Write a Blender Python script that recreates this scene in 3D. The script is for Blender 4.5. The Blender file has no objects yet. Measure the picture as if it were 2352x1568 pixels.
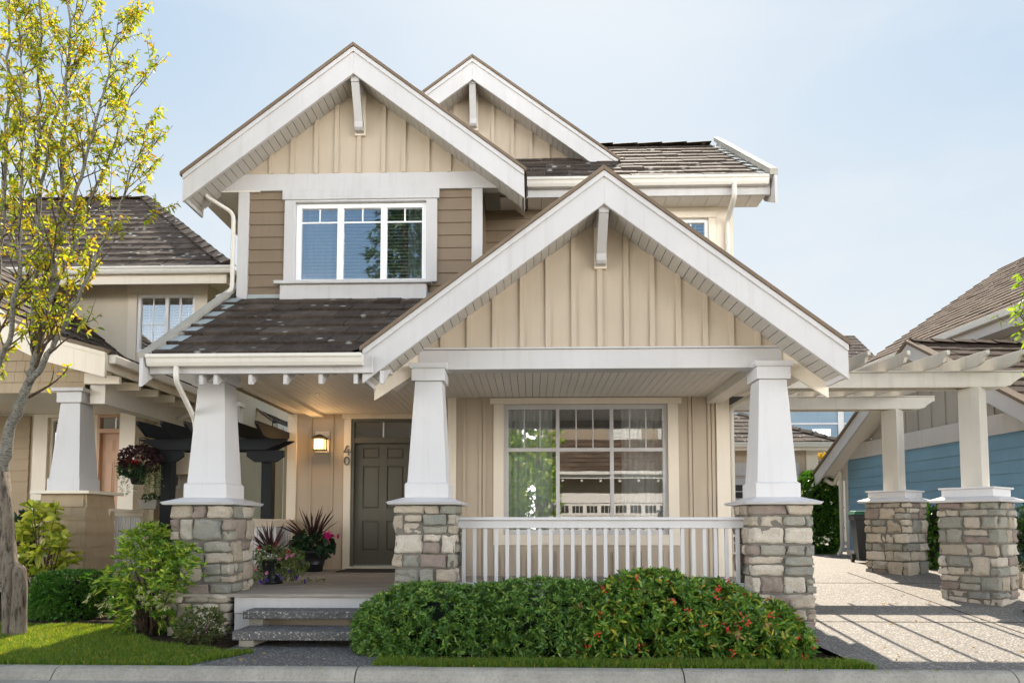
import bpy, bmesh, math, random
import numpy as np
from mathutils import Vector, Matrix, noise
R = math.radians
random.seed(7)
rng = np.random.default_rng(7)
SC = bpy.context.scene
COL = SC.collection

# ------------------------------------------------------------------ camera
LENS, TILT, YAW, SHIFT, CAMZ = 24.5, 3.5, 1.6, 0.1365, 1.25
cd = bpy.data.cameras.new('camera')
cam = bpy.data.objects.new('camera', cd)
COL.objects.link(cam)
cam.location = (0, 0, CAMZ)
cam.rotation_euler = (R(90 + TILT), 0, R(YAW))
cd.lens = LENS; cd.sensor_width = 36; cd.shift_y = SHIFT
cd.clip_start = 0.05; cd.clip_end = 2000
SC.camera = cam

# ------------------------------------------------------------------ sky, sun, exposure
SUN_EL, SUN_AZ = R(45), R(3.0)          # azimuth from +Y towards +X
w = bpy.data.worlds.new('World'); SC.world = w; w.use_nodes = True
nt = w.node_tree; nt.nodes.clear()
def N(t, x=0, **k):
    n = nt.nodes.new(t)
    for a, b in k.items(): setattr(n, a, b)
    return n
sky = N('ShaderNodeTexSky', sky_type='NISHITA', sun_disc=False, sun_elevation=SUN_EL, sun_rotation=SUN_AZ)
sky.air_density = 1.0; sky.dust_density = 1.2; sky.ozone_density = 1.0
geo = N('ShaderNodeTexCoord')
SKY_FILL = 42.0  # brightness of the added fill areas in the sky
sep = N('ShaderNodeSeparateXYZ'); nt.links.new(geo.outputs['Generated'], sep.inputs[0])
def W_range(v, a, b, c=0., d=1.):
    n = N('ShaderNodeMapRange'); n.interpolation_type = 'SMOOTHSTEP'; nt.links.new(v, n.inputs[0])
    for i, q in enumerate((a, b, c, d)): n.inputs[i + 1].default_value = q
    return n.outputs[0]
def W_math(op, a, b):
    n = N('ShaderNodeMath', operation=op)
    for i, q in enumerate((a, b)):
        if isinstance(q, (int, float)): n.inputs[i].default_value = q
        else: nt.links.new(q, n.inputs[i])
    return n.outputs[0]
def W_mix(f, a, b):
    n = N('ShaderNodeMix', data_type='RGBA'); nt.links.new(f, n.inputs['Factor'])
    for q, k in ((a, 'A'), (b, 'B')):
        if isinstance(q, tuple): n.inputs[k].default_value = (*q, 1)
        else: nt.links.new(q, n.inputs[k])
    return n.outputs['Result']
# soft shoulder so the sky round the sun keeps its tint : c / (a + .25 c)
k1 = N('ShaderNodeVectorMath', operation='MULTIPLY_ADD'); k1.inputs[1].default_value = (.233, .233, .233); k1.inputs[2].default_value = (1.12, .665, .335)
nt.links.new(sky.outputs[0], k1.inputs[0])
k3 = N('ShaderNodeVectorMath', operation='DIVIDE')
nt.links.new(sky.outputs[0], k3.inputs[0]); nt.links.new(k1.outputs[0], k3.inputs[1])
# pale haze low on the horizon, broken by thin veils
cl = N('ShaderNodeTexNoise'); cl.inputs['Scale'].default_value = 2.4; cl.inputs['Detail'].default_value = 6; cl.inputs['Roughness'].default_value = .55
mpc = N('ShaderNodeMapping'); mpc.inputs['Scale'].default_value = (1, 1, 2.8)
nt.links.new(geo.outputs['Generated'], mpc.inputs[0]); nt.links.new(mpc.outputs[0], cl.inputs[0])
haze_f = W_math('MULTIPLY', W_range(sep.outputs['Z'], .72, .10, .08, 1.0), W_range(cl.outputs[0], .25, .7, .75, 1.05))
haze_f = W_math('MULTIPLY', haze_f, W_range(sep.outputs['Y'], -.35, .15, .25, 1))
c1 = W_mix(haze_f, k3.outputs[0], (3.56, 3.68, 3.77))
veil = W_math('MULTIPLY', W_range(cl.outputs[0], .48, .72, 0, .35), W_range(sep.outputs['Y'], .1, .5))
c1 = W_mix(veil, c1, (3.5, 3.64, 3.75))
# fill light added to the sky behind and beside camera, lighting the shaded front
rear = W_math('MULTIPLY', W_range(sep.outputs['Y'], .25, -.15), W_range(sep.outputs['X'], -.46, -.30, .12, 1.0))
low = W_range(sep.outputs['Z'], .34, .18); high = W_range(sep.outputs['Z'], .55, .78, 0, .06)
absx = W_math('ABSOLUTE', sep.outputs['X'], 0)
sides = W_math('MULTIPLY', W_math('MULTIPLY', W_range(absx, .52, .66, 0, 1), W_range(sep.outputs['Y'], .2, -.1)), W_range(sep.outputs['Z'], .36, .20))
fill_bank = W_math('MAXIMUM', W_math('MULTIPLY', rear, W_math('MAXIMUM', low, high)), sides)
fill_bank = W_math('MULTIPLY', fill_bank, W_range(cl.outputs[0], .30, .55, .45, 1.0))
c1 = W_mix(fill_bank, c1, (SKY_FILL, SKY_FILL * .985, SKY_FILL * .965))
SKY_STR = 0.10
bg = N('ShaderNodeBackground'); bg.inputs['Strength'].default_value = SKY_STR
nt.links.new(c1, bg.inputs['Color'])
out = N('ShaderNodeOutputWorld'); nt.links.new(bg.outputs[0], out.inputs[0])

sd = bpy.data.lights.new('sun', 'SUN'); sd.energy = 4.9; sd.angle = R(0.55); sd.color = (1, 0.90, 0.76)
sun = bpy.data.objects.new('sun', sd); COL.objects.link(sun)
sv = Vector((math.sin(SUN_AZ) * math.cos(SUN_EL), math.cos(SUN_AZ) * math.cos(SUN_EL), math.sin(SUN_EL)))
sun.rotation_euler = sv.to_track_quat('Z', 'Y').to_euler()
sun.location = sv * 40
SC.view_settings.view_transform = 'Standard'; SC.view_settings.look = 'None'
SC.view_settings.exposure = 1.32; SC.view_settings.gamma = 1
SC.render.engine = 'CYCLES'
SC.cycles.max_bounces = 8; SC.cycles.diffuse_bounces = 4; SC.cycles.transparent_max_bounces = 12
SC.cycles.use_denoising = True

# ------------------------------------------------------------------ measuring: pixel (2352 wide scale) -> point
F2 = LENS / 36 * 2352
_y, _t = R(YAW), R(TILT)
def ray(x, y):
    u = (x - 1176) / F2; v = (784 - y) / F2 + SHIFT * 36 / LENS
    d = Vector((u, math.cos(_t) - v * math.sin(_t), math.sin(_t) + v * math.cos(_t)))
    return Vector((d.x * math.cos(_y) - d.y * math.sin(_y), d.x * math.sin(_y) + d.y * math.cos(_y), d.z))
def at(x, y, Y):
    d = ray(x, y); return Vector((0, 0, CAMZ)) + d * (Y / d.y)
def atX(x, y, X):
    d = ray(x, y); return Vector((0, 0, CAMZ)) + d * (X / d.x)
def px(x, Y, y=1100): return at(x, y, Y).x
def pz(y, Y, x=1176): return at(x, y, Y).z

# ------------------------------------------------------------------ materials
MATS = {}
class MT:
    def __init__(s, name):
        s.m = bpy.data.materials.new(name); s.m.use_nodes = True
        s.t = s.m.node_tree; s.t.nodes.clear()
        s.out = s.n('ShaderNodeOutputMaterial'); s.co = s.n('ShaderNodeTexCoord')
        s.b = s.n('ShaderNodeBsdfPrincipled'); s.l(s.b.outputs[0], s.out.inputs[0])
        MATS[name] = s.m
    def n(s, t, **k):
        n = s.t.nodes.new(t)
        for a, b in k.items(): setattr(n, a, b)
        return n
    def l(s, a, b): s.t.links.new(a, b)
    def noise(s, scale, detail=4, rough=.55, stretch=None):
        n = s.n('ShaderNodeTexNoise'); n.inputs['Scale'].default_value = scale
        n.inputs['Detail'].default_value = detail; n.inputs['Roughness'].default_value = rough
        if stretch:
            m = s.n('ShaderNodeMapping'); m.inputs['Scale'].default_value = stretch
            s.l(s.co.outputs['Object'], m.inputs[0]); s.l(m.outputs[0], n.inputs[0])
        else: s.l(s.co.outputs['Object'], n.inputs[0])
        return n.outputs['Fac']
    def rng(s, v, a, b, c=0., d=1.):
        n = s.n('ShaderNodeMapRange'); s.l(v, n.inputs[0])
        for i, q in enumerate((a, b, c, d)): n.inputs[i + 1].default_value = q
        return n.outputs[0]
    def mix(s, f, a, b, mode='MIX'):
        n = s.n('ShaderNodeMix', data_type='RGBA', blend_type=mode)
        for v, key in ((f, 'Factor'), (a, 'A'), (b, 'B')):
            if isinstance(v, (int, float)): n.inputs[key].default_value = v
            elif isinstance(v, tuple): n.inputs[key].default_value = (*v[:3], 1)
            else: s.l(v, n.inputs[key])
        return n.outputs['Result']
    def ramp(s, f, stops, interp='LINEAR'):
        n = s.n('ShaderNodeValToRGB'); n.color_ramp.interpolation = interp
        e = n.color_ramp.elements
        while len(e) < len(stops): e.new(.5)
        for i, (p, c) in enumerate(stops): e[i].position = p; e[i].color = (*c, 1)
        s.l(f, n.inputs[0]); return n.outputs[0]
    def bump(s, h, strength=.3, dist=.01):
        n = s.n('ShaderNodeBump'); n.inputs['Strength'].default_value = strength; n.inputs['Distance'].default_value = dist
        s.l(h, n.inputs['Height']); s.l(n.outputs[0], s.b.inputs['Normal'])
    def island(s):
        return s.n('ShaderNodeNewGeometry').outputs['Random Per Island']
    def fin(s, col, rough=.6, spec=.4):
        if isinstance(col, tuple): s.b.inputs['Base Color'].default_value = (*col, 1)
        else: s.l(col, s.b.inputs['Base Color'])
        s.b.inputs['Roughness'].default_value = rough
        s.b.inputs['Specular IOR Level'].default_value = spec
        return s.m

def paint(name, c, rough=.55, var=.10, dirt=.12, bump=.12, grain=None, streak=.22):
    s = MT(name)
    n1 = s.noise(1.3, 5); n2 = s.noise(14, 6, .7, grain)
    dark = tuple(q * (1 - var) for q in c); lite = tuple(min(1, q * (1 + var * .6)) for q in c)
    col = s.mix(s.rng(n1, .3, .7), dark, lite)
    col = s.mix(s.rng(n2, .58, .85, 0, dirt), col, (c[0] * .45, c[1] * .42, c[2] * .38))
    st = s.noise(1.0, 5, .65, (11, 11, .55))
    col = s.mix(s.rng(st, .52, .80, 0, streak), col, (c[0] * .58, c[1] * .53, c[2] * .46))
    sp = s.n('ShaderNodeTexVoronoi'); sp.inputs['Scale'].default_value = 9; s.l(s.co.outputs['Object'], sp.inputs[0])
    col = s.mix(s.rng(sp.outputs['Distance'], .045, .02, 0, .35), col, (c[0] * .35, c[1] * .3, c[2] * .25))
    s.bump(s.noise(60, 5, .7, grain), bump, .004)
    return s.fin(col, rough)
VG = (6, 6, .35); HG = (.35, 6, 6)
paint('white_trim', (.52, .50, .49), .5, .07, .18, streak=.3)
paint('weathered_white', (.54, .50, .43), .6, .08, .25, .3, (.3, 5, 5), .4)
paint('white_column', (.585, .57, .565), .5, .04, .08)
paint('tan_batten', (.475, .39, .295), .6, .07, .10, .35, (5, 5, .25))
paint('brown_lap', (.205, .15, .098), .6, .09, .10, .35, (.25, 5, 5))
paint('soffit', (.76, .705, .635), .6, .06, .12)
paint('soffit_shaded', (.47, .435, .385), .6, .06, .12)  # darker copy of soffit, shade under the gables put into its colour
paint('gutter', (.66, .62, .55), .35, .05, .10)
paint('vinyl', (.86, .86, .86), .35, .02, .04, .03)
paint('door_paint', (.12, .113, .088), .45, .08, .06)
paint('rake_brown', (.16, .115, .075), .7, .2, .3)
paint('cream_trim', (.76, .675, .555), .55, .05, .10)
paint('blue_lap', (.155, .295, .40), .55, .10, .08, .3, (5, .25, 5))
paint('grey_batten', (.34, .32, .29), .6, .06, .1)
paint('black_stain', (.008, .009, .011), .75, .3, .1, .4)
paint('black_plastic', (.012, .013, .014), .4, .2, .1)
paint('bin_plastic', (.022, .025, .029), .45, .2, .1)
paint('bin_lid', (.01, .09, .045), .45, .2, .1)
paint('salmon_door', (.50, .30, .185), .5, .05, .05)
paint('shingle_tan', (.40, .305, .195), .7, .12, .2, .4, (5, 5, .3))
paint('tan_lap', (.33, .245, .15), .65, .1, .15)
paint('stucco', (.68, .60, .475), .85, .08, .15, .9)
paint('stucco_brown', (.27, .215, .165), .85, .08, .15, .9)
paint('stucco_blue', (.20, .27, .33), .85, .08, .15, .9)
paint('metal_dark', (.03, .028, .025), .4, .1, .1)
paint('flashing', (.34, .38, .38), .35, .12, .25)
paint('weathered_wood', (.36, .33, .28), .8, .18, .35, .5)
paint('rubber', (.03, .03, .028), .8, .2, .2, .6)
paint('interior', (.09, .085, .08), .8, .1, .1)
paint('blind', (.80, .80, .77), .6, .03, .05)
paint('number_metal', (.20, .18, .15), .4, .1, .1)
paint('handle_metal', (.45, .40, .30), .3, .1, .1)
paint('mauve_soil', (.035, .024, .017), .9, .3, .3, 1)

def m_tile(name, a, b, lichen=.5):
    s = MT(name)
    isl = s.island()
    c = s.ramp(isl, [(0, a), (.5, tuple((x + y) / 2 for x, y in zip(a, b))), (1, b)])
    c = s.mix(s.rng(s.noise(3.5, 6, .7), .35, .75), c, tuple(q * .55 for q in a))
    c = s.mix(s.rng(s.noise(26, 4, .7), .5, .75, 0, .5), c, (.16, .12, .09))
    c = s.mix(s.rng(s.noise(11, 7, .75), .60, .70, 0, .75), c, (.13, .085, .025))
    # lichen spots
    v = s.n('ShaderNodeTexVoronoi'); v.inputs['Scale'].default_value = 5.0; s.l(s.co.outputs['Object'], v.inputs[0])
    v.inputs['Randomness'].default_value = 1
    sp = s.rng(v.outputs['Distance'], .25, .10)
    cl = s.rng(s.noise(1.3, 3), .36, .48)
    rn = s.n('ShaderNodeSeparateColor'); s.l(v.outputs['Color'], rn.inputs[0])
    pick = s.rng(rn.outputs[0], .38, .42)
    f = s.n('ShaderNodeMath', operation='MULTIPLY'); s.l(sp, f.inputs[0]); s.l(cl, f.inputs[1])
    f2 = s.n('ShaderNodeMath', operation='MULTIPLY'); s.l(f.outputs[0], f2.inputs[0]); s.l(pick, f2.inputs[1])
    f3 = s.n('ShaderNodeMath', operation='MULTIPLY'); s.l(f2.outputs[0], f3.inputs[0]); f3.inputs[1].default_value = lichen
    c = s.mix(f3.outputs[0], c, (.46, .46, .43))
    s.bump(s.noise(45, 6, .75), .7, .008)
    return s.fin(c, .9, .12)
m_tile('roof_tile', (.058, .045, .037), (.125, .098, .078), .8)
m_tile('roof_tile_brown', (.062, .042, .031), (.115, .08, .058), .3)

def m_stone():
    s = MT('ledge_stone')
    isl = s.island()
    base = s.ramp(isl, [(0, (.29, .295, .25)), (.14, (.58, .50, .40)), (.32, (.36, .345, .29)), (.44, (.68, .61, .51)),
                        (.60, (.46, .39, .305)), (.72, (.29, .225, .20)), (.79, (.50, .46, .385)), (.90, (.26, .265, .235)), (.96, (.37, .295, .25))], 'CONSTANT')
    n = s.noise(5, 6, .65)
    c = s.mix(s.rng(n, .35, .7), base, s.mix(.45, base, (.46, .39, .29)))
    c = s.mix(s.rng(s.noise(9, 5, .7), .54, .8, 0, .55), c, (.20, .21, .17))
    c = s.mix(s.rng(s.noise(22, 6, .7), .55, .8, 0, .5), c, (.62, .55, .46))
    c = s.mix(s.rng(s.noise(70, 6, .8), .5, .72, 0, .55), c, (.13, .12, .10))
    s.bump(s.noise(24, 9, .8), 1, .035)
    return s.fin(c, .9, .2)
m_stone()
paint('mortar', (.16, .145, .12), .95, .15, .3, .8)

def m_aggregate():
    s = MT('exposed_aggregate')
    v = s.n('ShaderNodeTexVoronoi'); v.inputs['Scale'].default_value = 58; s.l(s.co.outputs['Object'], v.inputs[0])
    rn = s.n('ShaderNodeSeparateColor'); s.l(v.outputs['Color'], rn.inputs[0])
    c = s.ramp(rn.outputs[0], [(0, (.085, .08, .075)), (.25, (.22, .195, .165)), (.5, (.34, .30, .255)), (.75, (.15, .14, .13)), (.91, (.50, .46, .41))], 'CONSTANT')
    c = s.mix(s.rng(v.outputs['Distance'], .32, .6), c, (.15, .135, .115))
    c = s.mix(s.rng(s.noise(.9, 5), .35, .75, 0, .35), c, (.20, .175, .145))
    c = s.mix(s.rng(s.noise(2.4, 7, .72), .55, .72, 0, .4), c, (.11, .10, .085))
    inv = s.rng(v.outputs['Distance'], 0, .6, 1, 0)
    s.bump(inv, .8, .006)
    return s.fin(c, .75, .35)
m_aggregate()

def m_aggregate_dark():
    s = MT('step_aggregate')
    v = s.n('ShaderNodeTexVoronoi'); v.inputs['Scale'].default_value = 52; s.l(s.co.outputs['Object'], v.inputs[0])
    rn = s.n('ShaderNodeSeparateColor'); s.l(v.outputs['Color'], rn.inputs[0])
    c = s.ramp(rn.outputs[0], [(0, (.07, .072, .078)), (.30, (.17, .165, .155)), (.52, (.10, .105, .11)), (.72, (.30, .275, .24)), (.92, (.46, .43, .39))], 'CONSTANT')
    c = s.mix(s.rng(v.outputs['Distance'], .35, .6), c, (.10, .095, .09))
    s.bump(s.rng(v.outputs['Distance'], 0, .6, 1, 0), .8, .006)
    return s.fin(c, .7, .35)
m_aggregate_dark()

def m_concrete(name, c, sc=1):
    s = MT(name)
    n = s.noise(2.2 * sc, 7, .7)
    col = s.mix(s.rng(n, .3, .7), tuple(q * .72 for q in c), tuple(q * 1.12 for q in c))
    col = s.mix(s.rng(s.noise(38, 5, .85), .48, .70, 0, .7), col, tuple(q * .42 for q in c))
    col = s.mix(s.rng(s.noise(110, 3, .8), .58, .75, 0, .6), col, tuple(min(1, q * 1.7) for q in c))
    col = s.mix(s.rng(s.noise(.8, 6, .7, (.3, 2.5, 1)), .52, .75, 0, .55), col, tuple(q * .5 for q in c))
    s.bump(s.noise(150, 5, .8), .6, .004)
    return s.fin(col, .85, .25)
m_concrete('curb_concrete', (.36, .33, .275))
m_concrete('asphalt', (.36, .345, .32), 2)
m_concrete('garden_path', (.2, .19, .17))

def m_soil():
    s = MT('soil')
    n = s.noise(7, 8, .75)
    c = s.ramp(s.rng(n, .3, .7), [(0, (.022, .014, .009)), (.5, (.055, .036, .024)), (1, (.11, .075, .05))])
    c = s.mix(s.rng(s.noise(60, 5, .8), .6, .75, 0, .8), c, (.2, .15, .1))
    s.bump(s.noise(28, 8, .8), 1, .04)
    return s.fin(c, .95, .1)
m_soil()
def m_lawnbase():
    s = MT('turf')
    n = s.noise(9, 6, .7)
    c = s.ramp(s.rng(n, .3, .7), [(0, (.028, .05, .012)), (.6, (.055, .085, .018)), (1, (.10, .11, .035))])
    s.bump(s.noise(60, 5, .8), 1, .03)
    return s.fin(c, .95, .1)
m_lawnbase()

def m_deck():
    s = MT('deck_wood')
    n = s.noise(3, 7, .65, (.6, 9, 9)); isl = s.island()
    c = s.ramp(s.rng(n, .3, .72), [(0, (.20, .17, .14)), (.5, (.34, .30, .255)), (1, (.45, .41, .36))])
    c = s.mix(s.rng(isl, 0, 1, 0, .35), c, (.23, .205, .175))
    s.bump(s.noise(10, 8, .7, (.5, 12, 12)), .5, .005)
    return s.fin(c, .65, .3)
m_deck()

def m_leaf(name, stops, trans=.4, rough=.45, tmul=(1.3, 1.35, .6)):
    s = MT(name)
    c = s.ramp(s.island(), stops)
    s.fin(c, rough, .4)
    tr = s.n('ShaderNodeBsdfTranslucent')
    s.l(s.mix(1.0, c, tuple(tmul), 'MULTIPLY'), tr.inputs[0])
    mixs = s.n('ShaderNodeMixShader'); mixs.inputs[0].default_value = trans
    s.l(s.b.outputs[0], mixs.inputs[1]); s.l(tr.outputs[0], mixs.inputs[2]); s.l(mixs.outputs[0], s.out.inputs[0])
    return s.m
m_leaf('leaf_yellow', [(0, (.11, .17, .018)), (.35, (.27, .31, .02)), (.6, (.44, .40, .022)), (.82, (.48, .33, .025)), (.93, (.34, .18, .02)), (1, (.17, .22, .025))], .55)
m_leaf('leaf_hedge', [(0, (.055, .12, .03)), (.5, (.095, .20, .042)), (.85, (.16, .27, .05)), (1, (.29, .36, .06))], .33, .36)
m_leaf('leaf_berry', [(0, (.055, .125, .025)), (.5, (.11, .225, .034)), (.8, (.19, .31, .045)), (.93, (.40, .42, .06)), (1, (.42, .26, .05))], .33, .36)
m_leaf('leaf_box', [(0, (.03, .09, .014)), (.6, (.065, .18, .022)), (1, (.13, .27, .033))], .35, .4)
m_leaf('leaf_aucuba', [(0, (.10, .17, .025)), (.35, (.36, .40, .05)), (.75, (.55, .53, .10)), (1, (.15, .24, .035))], .4, .35)
m_leaf('leaf_pieris', [(0, (.06, .15, .025)), (.4, (.13, .26, .04)), (.75, (.32, .42, .06)), (1, (.50, .52, .08))], .45, .35)
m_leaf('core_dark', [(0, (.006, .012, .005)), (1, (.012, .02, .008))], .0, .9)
m_leaf('leaf_cream', [(0, (.30, .32, .16)), (1, (.48, .47, .28))], .4)
m_leaf('leaf_low', [(0, (.035, .06, .015)), (.6, (.075, .10, .025)), (1, (.13, .13, .04))], .3)
m_leaf('leaf_dark', [(0, (.016, .045, .014)), (1, (.04, .085, .026))], .2)
m_leaf('leaf_bay', [(0, (.025, .085, .014)), (.6, (.06, .16, .02)), (1, (.14, .26, .035))], .3, .3)
m_leaf('leaf_bright', [(0, (.14, .24, .02)), (1, (.32, .40, .04))], .5)
m_leaf('leaf_purple', [(0, (.03, .010, .014)), (1, (.075, .022, .028))], .25)
m_leaf('leaf_spike', [(0, (.028, .012, .014)), (1, (.075, .03, .032))], .15)
m_leaf('leaf_geranium', [(0, (.014, .045, .02)), (1, (.035, .085, .035))], .2)
m_leaf('leaf_trail', [(0, (.09, .14, .04)), (1, (.20, .26, .09))], .35)
m_leaf('leaf_conifer', [(0, (.015, .04, .015)), (1, (.05, .10, .03))], .2)
m_leaf('leaf_dry', [(0, (.28, .17, .08)), (1, (.42, .28, .14))], .3)
m_leaf('grass_blade', [(0, (.04, .11, .012)), (.3, (.075, .175, .017)), (.65, (.115, .225, .022)), (.9, (.20, .27, .035)), (1, (.38, .33, .12))], .5, .5, (1.9, 1.35, .4))
m_leaf('petal_magenta', [(0, (.62, .02, .20)), (1, (.75, .04, .30))], .3, .5, (1, 1, 1))
m_leaf('petal_pink', [(0, (.62, .20, .34)), (1, (.75, .36, .48))], .3, .5, (1, 1, 1))
m_leaf('petal_violet', [(0, (.10, .04, .36)), (1, (.20, .08, .5))], .3, .5, (1, 1, 1))
m_leaf('petal_red', [(0, (.50, .012, .015)), (1, (.65, .03, .03))], .3, .5, (1, 1, 1))
m_leaf('petal_gold', [(0, (.75, .45, .02)), (1, (.8, .6, .05))], .3, .5, (1, 1, 1))
s = MT('berry_red'); s.fin((.55, .025, .012), .3, .5)

def m_bark(name, a, b, c3, sc=1, vz=2.2):
    s = MT(name)
    n = s.noise(7 * sc, 8, .7, (1, 1, .25)); n2 = s.noise(22 * sc, 6, .7, (1, 1, vz))
    c = s.mix(s.rng(n, .3, .7), a, b)
    c = s.mix(s.rng(n2, .48, .62, 0, .9), c, c3)
    s.bump(s.noise(16 * sc, 8, .75, (1.4, 1.4, .3)), 1, .06)
    return s.fin(c, .9, .15)
m_bark('bark_trunk', (.15, .12, .085), (.29, .245, .19), (.035, .027, .02), 1, .22)
m_bark('bark_limb', (.20, .19, .16), (.36, .34, .28), (.06, .05, .04), 1.6)
m_bark('bark_twig', (.10, .07, .045), (.17, .12, .08), (.05, .035, .025), 2)

def m_glass(name, refl=.22, tint=(.93, .96, .98)):
    s = MT(name)
    tr = s.n('ShaderNodeBsdfTransparent'); tr.inputs[0].default_value = (*tint, 1)
    gl = s.n('ShaderNodeBsdfGlossy'); gl.inputs['Roughness'].default_value = 0.0; gl.inputs[0].default_value = (1, 1, 1, 1)
    nn = s.noise(1.4, 2)
    bp = s.n('ShaderNodeBump'); bp.inputs['Strength'].default_value = .02; bp.inputs['Distance'].default_value = .02
    s.l(nn, bp.inputs['Height']); s.l(bp.outputs[0], gl.inputs['Normal'])
    fr = s.n('ShaderNodeFresnel'); fr.inputs[0].default_value = 1.5
    ad = s.n('ShaderNodeMath', operation='ADD'); s.l(fr.outputs[0], ad.inputs[0]); ad.inputs[1].default_value = refl; ad.use_clamp = True
    mi = s.n('ShaderNodeMixShader'); s.l(ad.outputs[0], mi.inputs[0]); s.l(tr.outputs[0], mi.inputs[1]); s.l(gl.outputs[0], mi.inputs[2])
    s.l(mi.outputs[0], s.out.inputs[0]); return s.m
m_glass('glass', .17)
m_glass('glass_upper', .27, (.80, .84, .88))
def m_sheer():
    s = MT('sheer_curtain')
    s.fin((.85, .84, .79), .8, .1)
    tr = s.n('ShaderNodeBsdfTransparent'); mi = s.n('ShaderNodeMixShader'); mi.inputs[0].default_value = .22
    s.l(s.b.outputs[0], mi.inputs[1]); s.l(tr.outputs[0], mi.inputs[2]); s.l(mi.outputs[0], s.out.inputs[0])
m_sheer()
s = MT('lamp_glass')
s.b.inputs['Emission Color'].default_value = (1, .58, .18, 1); s.b.inputs['Emission Strength'].default_value = 1.1
s.fin((.85, .65, .35), .4)
s = MT('lamp_bulb')
s.b.inputs['Emission Color'].default_value = (1, .75, .4, 1); s.b.inputs['Emission Strength'].default_value = 9
s.fin((1, .9, .7), .4)
s = MT('pale_marks'); s.fin((.5, .52, .54), .6)

# ------------------------------------------------------------------ mesh builder
def ident(): return Matrix.Identity(4)
class MB:
    def __init__(s): s.v = []; s.f = []
    def add(s, vs, fs, M=None):
        o = len(s.v)
        s.v.extend([tuple(M @ Vector(v)) for v in vs] if M else [tuple(v) for v in vs])
        s.f.extend([tuple(i + o for i in f) for f in fs]); return s
    def box(s, x0, x1, y0, y1, z0, z1, M=None):
        if x0 > x1: x0, x1 = x1, x0
        if y0 > y1: y0, y1 = y1, y0
        if z0 > z1: z0, z1 = z1, z0
        return s.add([(x0, y0, z0), (x1, y0, z0), (x1, y1, z0), (x0, y1, z0), (x0, y0, z1), (x1, y0, z1), (x1, y1, z1), (x0, y1, z1)],
                     [(0, 3, 2, 1), (4, 5, 6, 7), (0, 1, 5, 4), (1, 2, 6, 5), (2, 3, 7, 6), (3, 0, 4, 7)], M)
    def hexa(s, a, b, M=None):           # two quads of four points each
        return s.add(list(a) + list(b), [(0, 3, 2, 1), (4, 5, 6, 7), (0, 1, 5, 4), (1, 2, 6, 5), (2, 3, 7, 6), (3, 0, 4, 7)], M)
    def prism(s, pts, vec, M=None):      # planar loop swept by vec
        n = len(pts); vec = Vector(vec)
        a = [Vector(p) for p in pts]; b = [p + vec for p in a]
        return s.add(a + b, [tuple(range(n))[::-1], tuple(range(n, 2 * n))] + [(i, (i + 1) % n, n + (i + 1) % n, n + i) for i in range(n)], M)
    def xz(s, pts, y0, y1): return s.prism([(p[0], y0, p[1]) for p in pts], (0, y1 - y0, 0))
    def yz(s, pts, x0, x1): return s.prism([(x0, p[0], p[1]) for p in pts], (x1 - x0, 0, 0))
    def xy(s, pts, z0, z1): return s.prism([(p[0], p[1], z0) for p in pts], (0, 0, z1 - z0))
    def frust(s, cx, cy, z0, h0, z1, h1, M=None):   # square frustum, half widths (or (hx,hy))
        a = h0 if isinstance(h0, tuple) else (h0, h0); b = h1 if isinstance(h1, tuple) else (h1, h1)
        q = lambda h, z: [(cx - h[0], cy - h[1], z), (cx + h[0], cy - h[1], z), (cx + h[0], cy + h[1], z), (cx - h[0], cy + h[1], z)]
        return s.hexa(q(a, z0), q(b, z1), M)
    def tube(s, pts, rad, seg=8, cap=True):
        pts = [Vector(p) for p in pts]; n = len(pts)
        rad = rad if isinstance(rad, (list, tuple)) else [rad] * n
        o = len(s.v); ref = None
        for i, p in enumerate(pts):
            t = (pts[min(i + 1, n - 1)] - pts[max(i - 1, 0)]).normalized()
            if ref is None: ref = t.orthogonal().normalized()
            ref = (ref - t * ref.dot(t)); ref = ref.normalized() if ref.length > 1e-6 else t.orthogonal().normalized()
            bn = t.cross(ref)
            for k in range(seg):
                a = 2 * math.pi * k / seg
                s.v.append(tuple(p + (ref * math.cos(a) + bn * math.sin(a)) * rad[i]))
        for i in range(n - 1):
            for k in range(seg):
                k2 = (k + 1) % seg
                s.f.append((o + i * seg + k, o + i * seg + k2, o + (i + 1) * seg + k2, o + (i + 1) * seg + k))
        if cap:
            s.f.append(tuple(o + k for k in range(seg))[::-1]); s.f.append(tuple(o + (n - 1) * seg + k for k in range(seg)))
        return s
    def lathe(s, cx, cy, prof, seg=24):  # prof: list (r,z)
        o = len(s.v); n = len(prof)
        for r, z in prof:
            for k in range(seg):
                a = 2 * math.pi * k / seg; s.v.append((cx + r * math.cos(a), cy + r * math.sin(a), z))
        for i in range(n - 1):
            for k in range(seg):
                k2 = (k + 1) % seg
                s.f.append((o + i * seg + k, o + i * seg + k2, o + (i + 1) * seg + k2, o + (i + 1) * seg + k))
        return s
    def build(s, name, mat, parent=None, bevel=0, smooth=False, label=None, **tags):
        me = bpy.data.meshes.new(name); me.from_pydata(s.v, [], s.f); me.update()
        return mk(name, me, mat, parent, bevel, smooth, label, **tags)

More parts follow.
